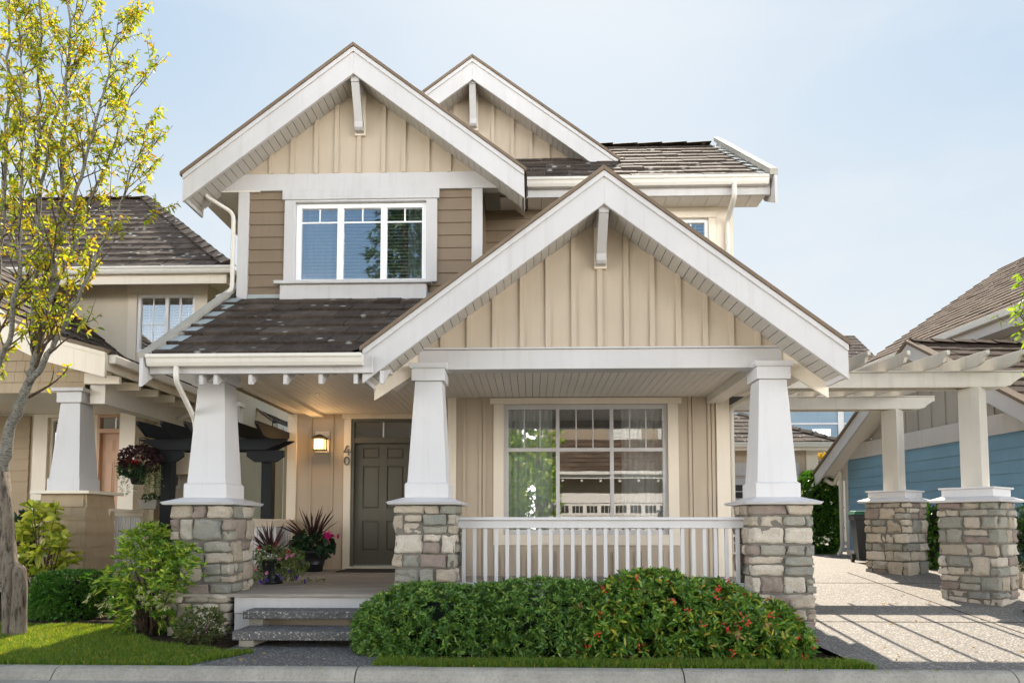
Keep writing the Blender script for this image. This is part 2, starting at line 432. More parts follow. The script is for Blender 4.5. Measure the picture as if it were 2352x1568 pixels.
def mk(name, me, mat, parent=None, bevel=0, smooth=False, label=None, **tags):
    o = bpy.data.objects.new(name, me); COL.objects.link(o)
    me.materials.append(MATS[mat])
    if smooth: me.polygons.foreach_set('use_smooth', [True] * len(me.polygons))
    if parent is not None: setp(o, parent)
    if bevel:
        b = o.modifiers.new('bevel', 'BEVEL'); b.width = bevel; b.segments = 2; b.limit_method = 'ANGLE'; b.angle_limit = R(40)
        b.harden_normals = False
    if label: o['label'] = label
    for k, v in tags.items(): o[k] = v
    return o
def setp(o, p):
    o.parent = p
    if p.type == 'EMPTY' and p.parent is None: o.matrix_parent_inverse = Matrix.Translation(-Vector(p.location))
def thing(name, label, cat, loc=(0, 0, 0), group=None):
    o = bpy.data.objects.new(name, None); COL.objects.link(o); o.location = loc; o.empty_display_size = .2
    o['label'] = label; o['category'] = cat
    if group: o['group'] = group
    return o
def tag(o, label, cat, group=None):
    o['label'] = label; o['category'] = cat
    if group: o['group'] = group
    return o
def npmesh(name, V, Fc, mat, parent=None, smooth=False, label=None, **tags):
    """V: (n,3) array, Fc: (m,k) int array (all faces with k corners)"""
    me = bpy.data.meshes.new(name); m, k = Fc.shape
    me.vertices.add(len(V)); me.vertices.foreach_set('co', V.astype(np.float32).ravel())
    me.loops.add(m * k); me.loops.foreach_set('vertex_index', Fc.astype(np.int32).ravel())
    me.polygons.add(m); me.polygons.foreach_set('loop_start', np.arange(0, m * k, k, dtype=np.int32))
    me.update(calc_edges=True)
    return mk(name, me, mat, parent, 0, smooth, label, **tags)

# ------------------------------------------------------------------ leaves
def unit(a): return a / np.maximum(np.linalg.norm(a, axis=-1, keepdims=True), 1e-9)
def leaves(name, P, D, mat, parent=None, L=.06, W=.025, fold=.25, lvar=.3, up=None, droop=.0, smooth=False, **tags):
    """one leaf per row of P growing along D: six points, two quads, folded on the midrib"""
    n = len(P); D = unit(D)
    r = rng.normal(size=(n, 3)) if up is None else up + rng.normal(size=(n, 3)) * .45
    S = unit(np.cross(D, r)); U = unit(np.cross(S, D))
    l = (L * (1 + lvar * rng.uniform(-1, 1, n)))[:, None]; wd = l * (W / L)
    pts = []
    for t, hw in ((0, 0), (.3, .42), (.68, .40), (1, 0)):
        c = P + D * l * t - np.array([0, 0, 1.]) * (droop * l * t * t)
        if hw: pts.append((c - S * wd * hw + U * wd * fold * hw, c + S * wd * hw + U * wd * fold * hw))
        else: pts.append((c,))
    V = np.stack([pts[0][0], pts[1][0], pts[2][0], pts[3][0], pts[2][1], pts[1][1]], 1).reshape(-1, 3)
    b = np.arange(n)[:, None] * 6
    Fc = np.concatenate([b + np.array([0, 1, 2, 3]), b + np.array([0, 3, 4, 5])], 1).reshape(-1, 4)
    return npmesh(name, V, Fc, mat, parent, smooth, **tags)

def blob_points(n, c, r, power=2.6, shell=.25, zmin=None, lump=.10, lf=2.5, flat_bottom=True):
    """points and outward normals near the surface of a lumpy superellipsoid"""
    d = unit(rng.normal(size=(n, 3)))
    e = (np.abs(d) ** power).sum(1) ** (-1 / power)
    p = d * e[:, None]
    lumpv = np.array([noise.noise(Vector(q) * lf) for q in (p * np.array(r) + np.array(c))])
    s = 1 + lump * lumpv - shell * rng.uniform(0, 1, n) ** 2
    P = np.array(c) + p * s[:, None] * np.array(r)
    nrm = unit(np.sign(p) * np.abs(p) ** (power - 1) / np.array(r))
    if zmin is not None:
        k = P[:, 2] > zmin; P = P[k]; nrm = nrm[k]
    return P, nrm
def rosettes(P, nrm, k, spread=.9, upb=.25):
    """k leaf bases and directions per point, whorled round the outward axis"""
    n = len(P)
    ax = unit(nrm + np.array([0, 0, upb]) + rng.normal(size=(n, 3)) * .35)
    t1 = unit(np.cross(ax, rng.normal(size=(n, 3)))); t2 = np.cross(ax, t1)
    PP, DD = [], []
    for i in range(k):
        a = 2 * math.pi * (i + rng.uniform(-.25, .25, n)) / k
        sp = spread * rng.uniform(.55, 1.15, n)
        DD.append(ax + (t1 * np.cos(a)[:, None] + t2 * np.sin(a)[:, None]) * sp[:, None])
        PP.append(P + rng.normal(size=(n, 3)) * .006)
    return np.concatenate(PP), np.concatenate(DD)
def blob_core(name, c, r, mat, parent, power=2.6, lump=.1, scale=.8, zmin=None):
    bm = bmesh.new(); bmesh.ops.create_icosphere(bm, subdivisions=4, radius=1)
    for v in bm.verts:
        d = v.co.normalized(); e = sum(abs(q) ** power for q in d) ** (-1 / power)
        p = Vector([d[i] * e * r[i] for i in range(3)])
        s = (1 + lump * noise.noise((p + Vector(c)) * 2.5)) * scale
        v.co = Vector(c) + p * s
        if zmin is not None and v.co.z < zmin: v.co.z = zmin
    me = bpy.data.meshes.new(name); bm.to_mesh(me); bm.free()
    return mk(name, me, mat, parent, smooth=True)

# ------------------------------------------------------------------ stones
def _stone_template(n=4):
    V = {}; vs = []; fs = []
    def vid(p):
        k = tuple(round(q, 4) for q in p)
        if k not in V: V[k] = len(vs); vs.append(p)
        return V[k]
    for ax in range(3):
        for sg in (-1, 1):
            for i in range(n):
                for j in range(n):
                    q = []
                    for (a, b) in ((i, j), (i + 1, j), (i + 1, j + 1), (i, j + 1)):
                        p = [0, 0, 0]; p[ax] = sg; p[(ax + 1) % 3] = -1 + 2 * a / n; p[(ax + 2) % 3] = -1 + 2 * b / n
                        q.append(vid(tuple(p)))
                    fs.append(tuple(q if sg > 0 else q[::-1]))
    return np.array(vs), fs
ST_V, ST_F = _stone_template(6)
def stone(mb, x0, x1, y0, y1, z0, z1, M, rough=.026):
    c = np.array([(x0 + x1) / 2, (y0 + y1) / 2, (z0 + z1) / 2]); h = np.array([(x1 - x0) / 2, (y1 - y0) / 2, (z1 - z0) / 2])
    rr = min(.014, h.min() * .4)
    p = ST_V * h; q = np.clip(p, -(h - rr), h - rr); d = p - q
    ln = np.linalg.norm(d, axis=1, keepdims=True)
    p = q + d / np.maximum(ln, 1e-6) * np.minimum(ln, rr)
    sd = random.uniform(0, 100)
    out = []
    for v in p:
        nv = noise.cell_vector(Vector(v) * 11 + Vector((sd, sd * .7, sd * .3))) * .8 - Vector((.4, .4, .4)) + .7 * noise.noise_vector(Vector(v) * 14 + Vector((sd, 0, 0)))
        out.append(M @ Vector((c[0] + v[0] + nv.x * rough, c[1] + v[1] + nv.y * rough, c[2] + v[2] + nv.z * rough * .6)))
    mb.add(out, ST_F)
def pedestal(name, cx, cy, half, z0, z1, parent, ang=0, seed=1, rows=None):
    """square stone pier: mortar core and coursed split stones, corner stones shared by both faces"""
    random.seed(seed)
    M = Matrix.Translation((cx, cy, 0)) @ Matrix.Rotation(ang, 4, 'Z')
    mb = MB(); g = .009; D = .10
    z = z0; courses = []
    while z1 - z > .26:
        h = random.choice((.13, .16, .19, .22, .25)); courses.append((z, z + h)); z += h
    courses.append((z, (z + z1) / 2 if z1 - z > .18 else z1))
    if z1 - z > .18: courses.append(((z + z1) / 2, z1))
    def split(a, b):
        cuts = [a]
        while b - cuts[-1] > .52: cuts.append(cuts[-1] + random.uniform(.14, .40))
        if b - cuts[-1] > .34: cuts.append(cuts[-1] + (b - cuts[-1]) * random.uniform(.35, .65))
        cuts.append(b); return list(zip(cuts[:-1], cuts[1:]))
    for ci, (a, b) in enumerate(courses):
        for sd in range(4):
            Ms = M @ Matrix.Rotation(sd * math.pi / 2, 4, 'Z')
            long = (ci + sd) % 2 == 0
            lo, hi = (-half, half) if long else (-half + D, half - D)
            for (u, v) in split(lo, hi):
                pr = random.uniform(-.012, .016)
                if b - a > .17 and random.random() < .48:
                    m = a + (b - a) * random.uniform(.4, .6)
                    stone(mb, u + g, v - g, -half - pr, -half + D, a + g, m - g, Ms)
                    stone(mb, u + g, v - g, -half - random.uniform(-.012, .016), -half + D, m + g, b - g, Ms)
                else:
                    stone(mb, u + g, v - g, -half - pr, -half + D, a + g, b - g, Ms)
    o = mb.build(name, 'ledge_stone', parent, smooth=True)
    c = MB(); k = half - .022
    c.box(-k, k, -k, k, z0, z1 - .004, M); c.build('mortar', 'mortar', o)
    return o
# ------------------------------------------------------------------ roof tiles, siding
def tiles(name, E, U, S, width, length, mat, parent, course=.33, tw=.34, clips=(), thick=.038, rows_from=0, lift=.0, a0=0):
    """flat concrete tiles: E eave corner, U along the eave, S up the slope"""
    E = Vector(E); U = Vector(U).normalized(); S = Vector(S).normalized(); Nn = U.cross(S).normalized()
    if Nn.z < 0: Nn = -Nn
    bm = bmesh.new()
    nr = int(math.ceil(length / course))
    for i in range(rows_from, nr):
        b0 = i * course - .02; b1 = min((i + 1) * course + .05, length + .02)
        off = -(tw * .5) * (i % 2) - .3 * tw * ((i * 7) % 3) / 3
        a = off
        while a < width:
            x0 = max(a + .003, 0); x1 = min(a + tw - .003, width); a += tw
            if x1 - x0 < .03: continue
            j = random.uniform(-.006, .008) + (random.uniform(.004, .014) if random.random() < .08 else 0); jb = random.uniform(-.013, .013)
            h0 = lift + thick + j; h1 = lift + .012 + j * .4
            vs = []
            for (x, bb, hh) in ((x0, b0 + jb, h0 - thick), (x1, b0 + jb, h0 - thick), (x1, b1, h1 - .012), (x0, b1, h1 - .012),
                                (x0, b0 + jb, h0), (x1, b0 + jb, h0), (x1, b1, h1), (x0, b1, h1)):
                vs.append(bm.verts.new(E + U * (x + a0) + S * bb + Nn * hh))
            for f in ((0, 3, 2, 1), (4, 5, 6, 7), (0, 1, 5, 4), (1, 2, 6, 5), (2, 3, 7, 6), (3, 0, 4, 7)):
                bm.faces.new([vs[k] for k in f])
    for co, no in clips:
        bmesh.ops.bisect_plane(bm, geom=bm.verts[:] + bm.edges[:] + bm.faces[:], plane_co=co, plane_no=no, clear_outer=True)
    me = bpy.data.meshes.new(name); bm.to_mesh(me); bm.free()
    return mk(name, me, mat, parent)
def ridge_caps(name, A, B, mat, parent, step=.30, w=.13, h=.07):
    A = Vector(A); B = Vector(B); L = (B - A).length; d = (B - A).normalized(); side = d.cross(Vector((0, 0, 1))).normalized(); up = side.cross(d)
    mb = MB(); n = max(1, int(L / step))
    for i in range(n):
        s0 = A + d * (L * i / n - .02); s1 = A + d * (L * (i + 1) / n + .03); j = random.uniform(-.006, .006)
        q = lambda p, k: [p - side * w - up * .05 + up * (k + j), p + up * (h * .55 + k + j), p + side * w - up * .05 + up * (k + j), p - up * .04 + up * (k + j)]
        mb.hexa(q(s0, .035), q(s1, .008))
    return mb.build(name, mat, parent)
def lap(name, x0, x1, z0, z1, Y, mat, parent, exp=.178, holes=(), back=.12):
    """horizontal lap boards on a wall that faces -Y; holes are (x0,x1,z0,z1)"""
    mb = MB(); z = z0
    while z < z1 - .01:
        t = min(z + exp, z1); segs = [(x0, x1)]
        for (a, b, c, d) in holes:
            if t > c + .005 and z < d - .005:
                ns = []
                for (p, q) in segs:
                    if a > p: ns.append((p, min(a, q)))
                    if b < q: ns.append((max(b, p), q))
                segs = [sg for sg in ns if sg[1] - sg[0] > .01]
        for (p, q) in segs:
            mb.yz([(Y - .022, z), (Y + .02, z), (Y + .02, t), (Y - .006, t)], p, q)
        z += exp
    o = mb.build(name, mat, parent)
    return o
def lap_side(name, M, L, z0, z1, mat, parent, exp=.2):
    """lap boards on a wall given by frame M (local x along the wall, -y outwards)"""
    mb = MB(); z = z0
    while z < z1 - .01:
        t = min(z + exp, z1)
        mb.prism([(0, -.022, z), (0, .02, z), (0, .02, t), (0, -.006, t)], (L, 0, 0), M); z += exp
    return mb.build(name, mat, parent)
def panel(mb, x0, x1, z0, z1, Y, th=.15, holes=()):
    xs = [x0, x1]
    if not holes: mb.box(x0, x1, Y, Y + th, z0, z1); return
    (a, b, c, d) = holes[0]
    mb.box(x0, a, Y, Y + th, z0, z1); mb.box(b, x1, Y, Y + th, z0, z1)
    if c > z0: mb.box(a, b, Y, Y + th, z0, c)
    if d < z1: mb.box(a, b, Y, Y + th, d, z1)

# ================================================================== the house
H = thing('craftsman_house', 'tan two storey house with white trim, three gables and a stone pillared porch', 'house', (0, 9, 0))
YP, YB = 7.98, 7.47            # porch gable wall / its barge boards
YU, YUB = 9.40, 8.95           # upper storey wall / its barge boards
YR = 10.15                     # upper right wall
YW, YD = 10.50, 12.0           # window wall and door wall on the porch
DZ = .475                      # porch floor

zc = (pz(948, YD, 700) + pz(915, YW, 1400)) / 2       # porch ceiling
xDl = px(662, YD); xWl = px(1031, YW); xWr = px(1673, YW, 1050)
# ---- lower walls
def battens(mb, xs, z0, z1, Y, w=.045, d=.02):
    for x in xs:
        zt = z1(x) if callable(z1) else z1
        if zt - z0 > .03: mb.box(x - w / 2, x + w / 2, Y - d, Y, z0, zt)
wl, wr = px(1157, YW), px(1535, YW); wt, wb = pz(928, YW, 1350), DZ + .62
hole_w = (wl, wr, wb, wt)
dl, dr = px(806, YD), px(806, YD) + 1.10; dt = pz(962, YD, 880)
hole_d = (dl, dr, DZ, dt)
mb = MB()
panel(mb, xWl, xWr, DZ - .3, zc + .25, YW, .15, (hole_w,))
panel(mb, xDl, xWl + .02, DZ - .3, zc + .25, YD, .15, (hole_d,))
battens(mb, [px(q, YW) for q in (1045, 1066, 1103, 1112)] + [px(q, YW) for q in (1586, 1595, 1630, 1639)], DZ, zc, YW)
battens(mb, [wl - .12 + .42 * k for k in range(0, 8) if wl - .12 + .42 * k < wr + .1], DZ, wb - .25, YW)
battens(mb, [wl - .02 + .42 * k for k in range(0, 8) if wl - .02 + .42 * k < wr + .1], DZ, wb - .25, YW)
battens(mb, [px(q, YD) for q in (712, 762)], DZ, zc, YD)
lw = mb.build('lower_wall', 'tan_batten', H)
mb = MB()
mb.box(xWl, xWl + .15, YW + .15, YD, DZ - .3, zc + .25)
mb.box(xDl, xDl + .15, YD + .15, 16, -.2, 3.6); mb.box(xWr - .15, xWr, YW + .15, 16, -.2, 3.4); mb.box(xDl, xWr, 16, 16.15, -.2, 5.6)
mb.build('side_wall', 'tan_batten', H)
mb = MB()
mb.box(xDl - .02, xDl + .145, YD - .03, YD, DZ, zc); mb.box(xDl - .02, xDl, YD, YD + .14, DZ, zc)
mb.build('corner_board', 'cream_trim', H, .004)
mb = MB(); mb.box(xWl - .02, xWl + .11, YW - .03, YW, DZ, zc); mb.build('corner_board', 'cream_trim', H, .004)
mb = MB(); mb.box(xWr - .18, xWr + .02, YW - .03, YW, DZ, zc); mb.build('corner_board', 'cream_trim', H, .004)

# ---- windows
def window(parent, Y, l, r, b, t, cols, trans=None, muntin=None, fw=.055, mw=.045, mat='vinyl', glass='glass', depth=.10, label=None,
           rows=None, room=(2.2, .4), cross=None):
    """frame with mullions; cols = column boundaries as fractions; trans = height fraction of the transom bar"""
    f = MB(); Yf = Y + .03
    def bar(x0, x1, z0, z1, d0=0, d1=.07): f.box(x0, x1, Yf + d0, Yf + d1, z0, z1)
    bar(l, l + fw, b, t); bar(r - fw, r, b, t); bar(l + fw, r - fw, t - fw, t); bar(l + fw, r - fw, b, b + fw)
    cx = [l + (r - l) * c for c in cols]
    for c in cx: bar(c - mw / 2, c + mw / 2, b + fw, t - fw, .004, .066)
    edges = [l + fw] + [c for c in cx] + [r - fw]
    zt = None
    if trans:
        zt = b + (t - b) * trans
        for i in range(len(edges) - 1):
            e0 = edges[i] + (mw / 2 if i else 0); e1 = edges[i + 1] - (mw / 2 if i < len(edges) - 2 else 0)
            bar(e0, e1, zt - mw / 2, zt + mw / 2, .008, .062)
    fr = f.build('window_frame', mat, parent, .003)
    if label: fr['label'] = label
    if muntin:
        g = MB(); muntin(g, edges, b + fw, t - fw, zt, Yf, mw)
        g.build('muntin', mat, parent)
    p = MB(); p.box(l + fw * .6, r - fw * .6, Yf + .036, Yf + .042, b + fw * .6, t - fw * .6); p.build('pane', glass, parent)
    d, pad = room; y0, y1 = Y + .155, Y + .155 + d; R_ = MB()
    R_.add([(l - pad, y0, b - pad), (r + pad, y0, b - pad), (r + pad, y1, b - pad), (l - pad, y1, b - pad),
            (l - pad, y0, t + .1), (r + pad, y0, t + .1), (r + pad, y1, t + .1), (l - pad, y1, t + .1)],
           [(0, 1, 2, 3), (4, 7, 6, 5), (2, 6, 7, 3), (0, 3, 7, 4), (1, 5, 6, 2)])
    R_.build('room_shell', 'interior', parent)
def part_root(name, parent, loc=(0, 0, 0)):
    o = bpy.data.objects.new(name, None); COL.objects.link(o); setp(o, parent); o.empty_display_size = .1; return o
def curtain(parent, x0, x1, z0, z1, Y, mat='sheer_curtain', amp=.022, fold=.085):
    n = max(12, int((x1 - x0) / .012)); V = []
    for i in range(n + 1):
        x = x0 + (x1 - x0) * i / n
        y = Y + amp * math.sin(2 * math.pi * x / fold + .8 * math.sin(x * 9)) + .008 * math.sin(x * 60)
        V += [(x, y, z0), (x, y + .01 * math.sin(x * 31), z1)]
    m = MB(); m.add(V, [(2 * i, 2 * i + 2, 2 * i + 3, 2 * i + 1) for i in range(n)])
    return m.build('curtain', mat, parent, smooth=True)
def blinds(parent, x0, x1, z0, z1, Y, pitch=.05, tilt=34):
    m = MB(); z = z0
    while z < z1:
        c, s = math.cos(R(tilt)) * .022, math.sin(R(tilt)) * .022
        m.hexa([(x0, Y - c, z - s), (x1, Y - c, z - s), (x1, Y + c, z + s), (x0, Y + c, z + s)],
               [(x0, Y - c, z - s + .003), (x1, Y - c, z - s + .003), (x1, Y + c, z + s + .003), (x0, Y + c, z + s + .003)])
        z += pitch
    for x in (x0 + .12, x1 - .12): m.box(x - .004, x + .004, Y - .024, Y - .021, z0, z1)
    return m.build('blind', 'blind', parent)
def trim4(parent, l, r, b, t, Y, w=.12, head=.16, ext=.05, mat='cream_trim', apron=0, proud=.03, name='window_trim', bottom=True):
    m = MB(); Y1 = Y - proud
    m.box(l - w, l, Y1, Y, b, t); m.box(r, r + w, Y1, Y, b, t)
    m.box(l - w - ext, r + w + ext, Y1 - .012, Y, t + .001, t + head)
    if bottom: m.box(l - w, r + w, Y1, Y, b - (apron or w), b - .001)
    return m.build(name, mat, parent, .004)

W1 = part_root('porch_window', H)
def mun_lower(g, e, b, t, zt, Y, mw):
    for i in range(3):
        a = e[i] + (mw / 2 if i else 0); c = e[i + 1] - (mw / 2 if i < 2 else 0)
        for k in (1, 2):
            x = a + (c - a) * k / 3; g.box(x - .009, x + .009, Y + .03, Y + .05, zt + mw / 2, t)
cw = [(px(1400 / 1.27551 + 368 / 1.568 / 1.27551, YW) - wl) / (wr - wl), (px(1400 / 1.27551 + 618 / 1.568 / 1.27551, YW) - wl) / (wr - wl)]
zmid = pz((1000 + 495 / 1.568) / 1.27551, YW, 1350)
window(W1, YW, wl, wr, wb, wt, cw, (zmid - wb) / (wt - wb), mun_lower, .07, .055, 'white_column', 'glass')
trim4(W1, wl, wr, wb, wt, YW, .155, zc - wt - .012, .05, 'cream_trim', .16)
curtain(W1, wl, wl + (wr - wl) * .30, wb, wt + .05, YW + .22)
curtain(W1, wr - (wr - wl) * .27, wr, wb, wt + .05, YW + .22)
m = MB(); m.tube([(wl - .1, YW + .2, wt - .01), (wr + .1, YW + .2, wt - .01)], .012); m.build('curtain_rod', 'metal_dark', W1)

# ---- front door
Dr = part_root('front_door', H)
m = MB(); jw = .05
m.box(dl, dl + jw, YD - .01, YD + .14, DZ + .05, dt); m.box(dr - jw, dr, YD - .01, YD + .14, DZ + .05, dt)
m.box(dl + jw, dr - jw, YD - .01, YD + .14, dt - jw, dt)
zs = pz((1000 + 455 / 1.568) / 1.27551, YD, 880); ztb = pz((1000 + 440 / 1.568) / 1.27551, YD, 880)
m.box(dl + jw, dr - jw, YD, YD + .13, ztb - .10, ztb)
m.build('door_jamb', 'door_paint', Dr, .004)
sl, sr, sb, stp = dl + jw + .004, dr - jw - .004, DZ + .075, ztb - .104
m = MB(); ys = YD + .07
# six panel slab : stiles, rails, recessed fields with raised centres
pw = (sr - sl); st = .135; mid = .13
rows = [(.115, .36), (.46, .815), (.875, .965)]
xs_ = [(sl + st, (sl + sr) / 2 - mid / 2), ((sl + sr) / 2 + mid / 2, sr - st)]
zz = lambda f: sb + (stp - sb) * f
m.box(sl, sl + st, ys, ys + .045, sb, stp); m.box(sr - st, sr, ys, ys + .045, sb, stp)
m.box((sl + sr) / 2 - mid / 2, (sl + sr) / 2 + mid / 2, ys, ys + .045, sb, stp)
prev = 0
for (a, b) in rows + [(1, 1)]:
    for (x0, x1) in xs_: m.box(x0, x1, ys, ys + .045, zz(prev), zz(a))
    prev = b
for (a, b) in rows:
    for (x0, x1) in xs_:
        m.box(x0, x1, ys + .022, ys + .04, zz(a), zz(b))
        k = .035
        m.hexa([(x0 + .012, ys + .0215, zz(a) + .012), (x1 - .012, ys + .0215, zz(a) + .012), (x1 - .012, ys + .0215, zz(b) - .012), (x0 + .012, ys + .0215, zz(b) - .012)],
               [(x0 + k, ys + .006, zz(a) + k), (x1 - k, ys + .006, zz(a) + k), (x1 - k, ys + .006, zz(b) - k), (x0 + k, ys + .006, zz(b) - k)])
m.build('door_panel', 'door_paint', Dr, .003)
m = MB(); m.box(dl + jw, dr - jw, YD + .05, YD + .056, ztb, dt - jw); m.build('transom_pane', 'glass', Dr)
m = MB(); xm = (dl + dr) / 2; m.box(xm - .01, xm + .01, YD + .035, YD + .06, ztb, dt - jw); m.build('transom_bar', 'vinyl', Dr)
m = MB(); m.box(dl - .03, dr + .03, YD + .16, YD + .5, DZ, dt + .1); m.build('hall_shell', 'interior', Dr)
m = MB(); m.box(dl, dr, YD - .03, YD + .14, DZ + .002, DZ + .05); m.build('threshold', 'cream_trim', Dr, .004)
m = MB(); m.box(sl, sr, YD + .055, YD + .075, DZ + .052, DZ + .074); m.build('door_sweep', 'flashing', Dr)
m = MB(); m.lathe(0, 0, [(0, 0), (.028, 0), (.028, .01), (.012, .012), (.012, .04), (.027, .05), (.03, .065), (.02, .08), (0, .083)], 16)
hx = sr - .065; hz = DZ + .97
kn = m.build('door_handle', 'handle_metal', Dr, smooth=True); kn.data.transform(Matrix.Translation((hx, ys, hz)) @ Matrix.Rotation(R(90), 4, 'X'))
m = MB(); cwid = .125
m.box(dl - cwid, dl - .001, YD - .03, YD, DZ, dt + .002); m.box(dr + .001, dr + cwid, YD - .03, YD, DZ, dt + .002)
m.box(dl - cwid - .035, dr + cwid + .035, YD - .042, YD, dt + .003, zc - .004)
m.build('door_casing', 'cream_trim', Dr, .004)

# ---- house number 40
Nm = part_root('house_number', H)
def digit(strokes, x, z, h, name):
    m = MB(); wdt = h * .055
    for st_ in strokes:
        for (a, b) in zip(st_[:-1], st_[1:]):
            A = Vector((x + a[0] * h, 0, z + a[1] * h)); B = Vector((x + b[0] * h, 0, z + b[1] * h)); d = (B - A).normalized(); s_ = Vector((-d.z, 0, d.x)) * wdt
            A -= d * wdt * .8; B += d * wdt * .8
            m.prism([(p.x, YD - .052, p.z) for p in (A - s_, B - s_, B + s_, A + s_)], (0, .018, 0))
    return m.build(name, 'number_metal', Nm)
nx = px((700 + 498 / 1.568) / 1.27551, YD)
z4a, z4b = pz((1000 + 478 / 1.568) / 1.27551, YD), pz((1000 + 523 / 1.568) / 1.27551, YD)
z0a, z0b = pz((1000 + 523 / 1.568) / 1.27551, YD), pz((1000 + 566 / 1.568) / 1.27551, YD)
h4 = z4a - z4b - .01
digit([[(-.02, 1), (-.34, .33), (.40, .33)], [(.14, .62), (.14, .0)]], nx, z4b + .012, h4, 'digit')
digit([[(.30 * math.cos(a * math.pi / 12), .5 + .48 * math.sin(a * math.pi / 12)) for a in range(25)]], nx - .005, z0b + .004, z0a - z0b - .025, 'digit')

# ---- wall lamp by the door
La = part_root('wall_lamp', H)
lx = px((700 + 382 / 1.568) / 1.27551, YD); lz1 = pz((1000 + 423 / 1.568) / 1.27551, YD); lz0 = pz((1000 + 503 / 1.568) / 1.27551, YD)
m = MB(); m.box(lx - .125, lx + .125, YD - .026, YD, lz0 - .02, lz1 + .05); m.build('mounting_block', 'cream_trim', La, .004)
cy = YD - .15; tz = lz1 - .02; bz = lz0 + .02
m = MB(); hw = .09
m.frust(0, 0, tz - .07, (.125, .115), tz - .02, (.06, .055)); m.frust(0, 0, tz - .02, (.06, .055), tz, (.02, .02))
m.box(-.115, .115, -.105, .105, tz - .085, tz - .068)
for sx in (-1, 1):
    for sy in (-1, 1): m.box(sx * hw - .007, sx * hw + .007, sy * hw * .9 - .007, sy * hw * .9 + .007, bz, tz - .08)
for sx in (-.033, .033): m.box(sx - .004, sx + .004, -hw * .9 - .004, -hw * .9 + .004, bz, tz - .08)
m.box(-hw, hw, -hw * .9 - .004, -hw * .9 + .004, tz - .16, tz - .15)
m.box(-hw - .012, hw + .012, -hw * .9 - .01, hw * .9 + .01, bz - .02, bz)
m.box(-.03, .03, hw * .9, .125, (tz + bz) / 2, tz - .09)
o = m.build('lantern_cage', 'metal_dark', La); o.data.transform(Matrix.Translation((lx, cy, 0)))
m = MB(); g = hw - .012
m.box(-g, g, -g * .9, -g * .9 + .004, bz, tz - .09); m.box(-g, -g + .004, -g * .9 + .004, g * .9, bz, tz - .09); m.box(g - .004, g, -g * .9 + .004, g * .9, bz, tz - .09)
o = m.build('lantern_glass', 'lamp_glass', La); o.data.transform(Matrix.Translation((lx, cy, 0)))
m = MB(); m.lathe(0, 0, [(0, -.05), (.025, -.03), (.032, 0), (.02, .04), (0, .05)], 12)
o = m.build('bulb', 'lamp_bulb', La, smooth=True); o.data.transform(Matrix.Translation((lx, cy - .0, (bz + tz) / 2 - .03)))
pl = bpy.data.lights.new('lamp_light', 'POINT'); pl.energy = 5; pl.color = (1, .62, .28); pl.shadow_soft_size = .06
plo = bpy.data.objects.new('lamp_light', pl); COL.objects.link(plo); plo.location = (lx, cy - .16, (bz + tz) / 2 - .03); plo.parent = La

# ---- porch floor, ceiling, steps
yDk = 7.75
xdl = px(545, yDk); xdr = px(905, yDk)
m = MB(); y = yDk - .03
while y < YD:
    x1 = xWl + .02 if y > YW - .1 else xWr
    m.box(xDl - .1, x1, y, y + .136, DZ - .035, DZ + random.uniform(-.0015, .0015)); y += .14
m.build('porch_floor', 'deck_wood', H, .003)
m = MB(); m.box(xdl, xdr, yDk, yDk + .04, .26, DZ - .037); m.box(xdl, xdr, yDk + .012, yDk + .04, -.15, .255)
m.box(xdr, px(1830, yDk), yDk + .25, yDk + .29, -.1, DZ - .04)
m.build('porch_skirt', 'white_trim', H, .004)
m = MB(); m.box(xdl + .3, xdr - .1, yDk - .06, yDk - .02, -.05, .22); m.build('step_riser', 'tan_batten', H)
for (q, zt, y0, y1, th) in ((564, .325, 7.43, yDk - .005, .085), (541, .165, 7.09, 7.52, .095)):
    stp_ = MB(); xl = px(q, y0); stp_.box(xl, xdr, y0, y1, zt - th, zt)
    so = stp_.build('step_tread', 'step_aggregate', H, .012)
    sup = MB()
    sup.box(xl + .05, xl + .2, y0 + .06, y1 - .02, -.1 if zt < .2 else .0, zt - th); sup.box(xdr - .25, xdr - .1, y0 + .06, y1 - .02, -.1, zt - th)
    sup.build('tread_support', 'curb_concrete', so)
# ceiling boards run front to back
m = MB(); x = px(345, 7.6) + .05
while x < xWr + .35:
    y1 = YD if x < xWl else YW
    m.box(x, x + .094, YP + .02, y1, zc, zc + .02); x += .1
ce = m.build('porch_ceiling', 'soffit', H)
m = MB(); m.box(px(345, 7.6), xWr + .3, YP + .02, YD, zc + .024, zc + .06); m.build('ceiling_backing', 'rubber', ce)
cl = at(720, 904, 9.9); ky = (zc - CAMZ) / (cl.z - CAMZ); cp = Vector((cl.x * ky, cl.y * ky))
m = MB(); m.lathe(cp.x, cp.y, [(.0, zc + .006), (.06, zc + .004), (.062, zc - .006), (.095, zc - .009), (.10, zc - .001)], 24); m.build('ceiling_light', 'gutter', H, smooth=True)

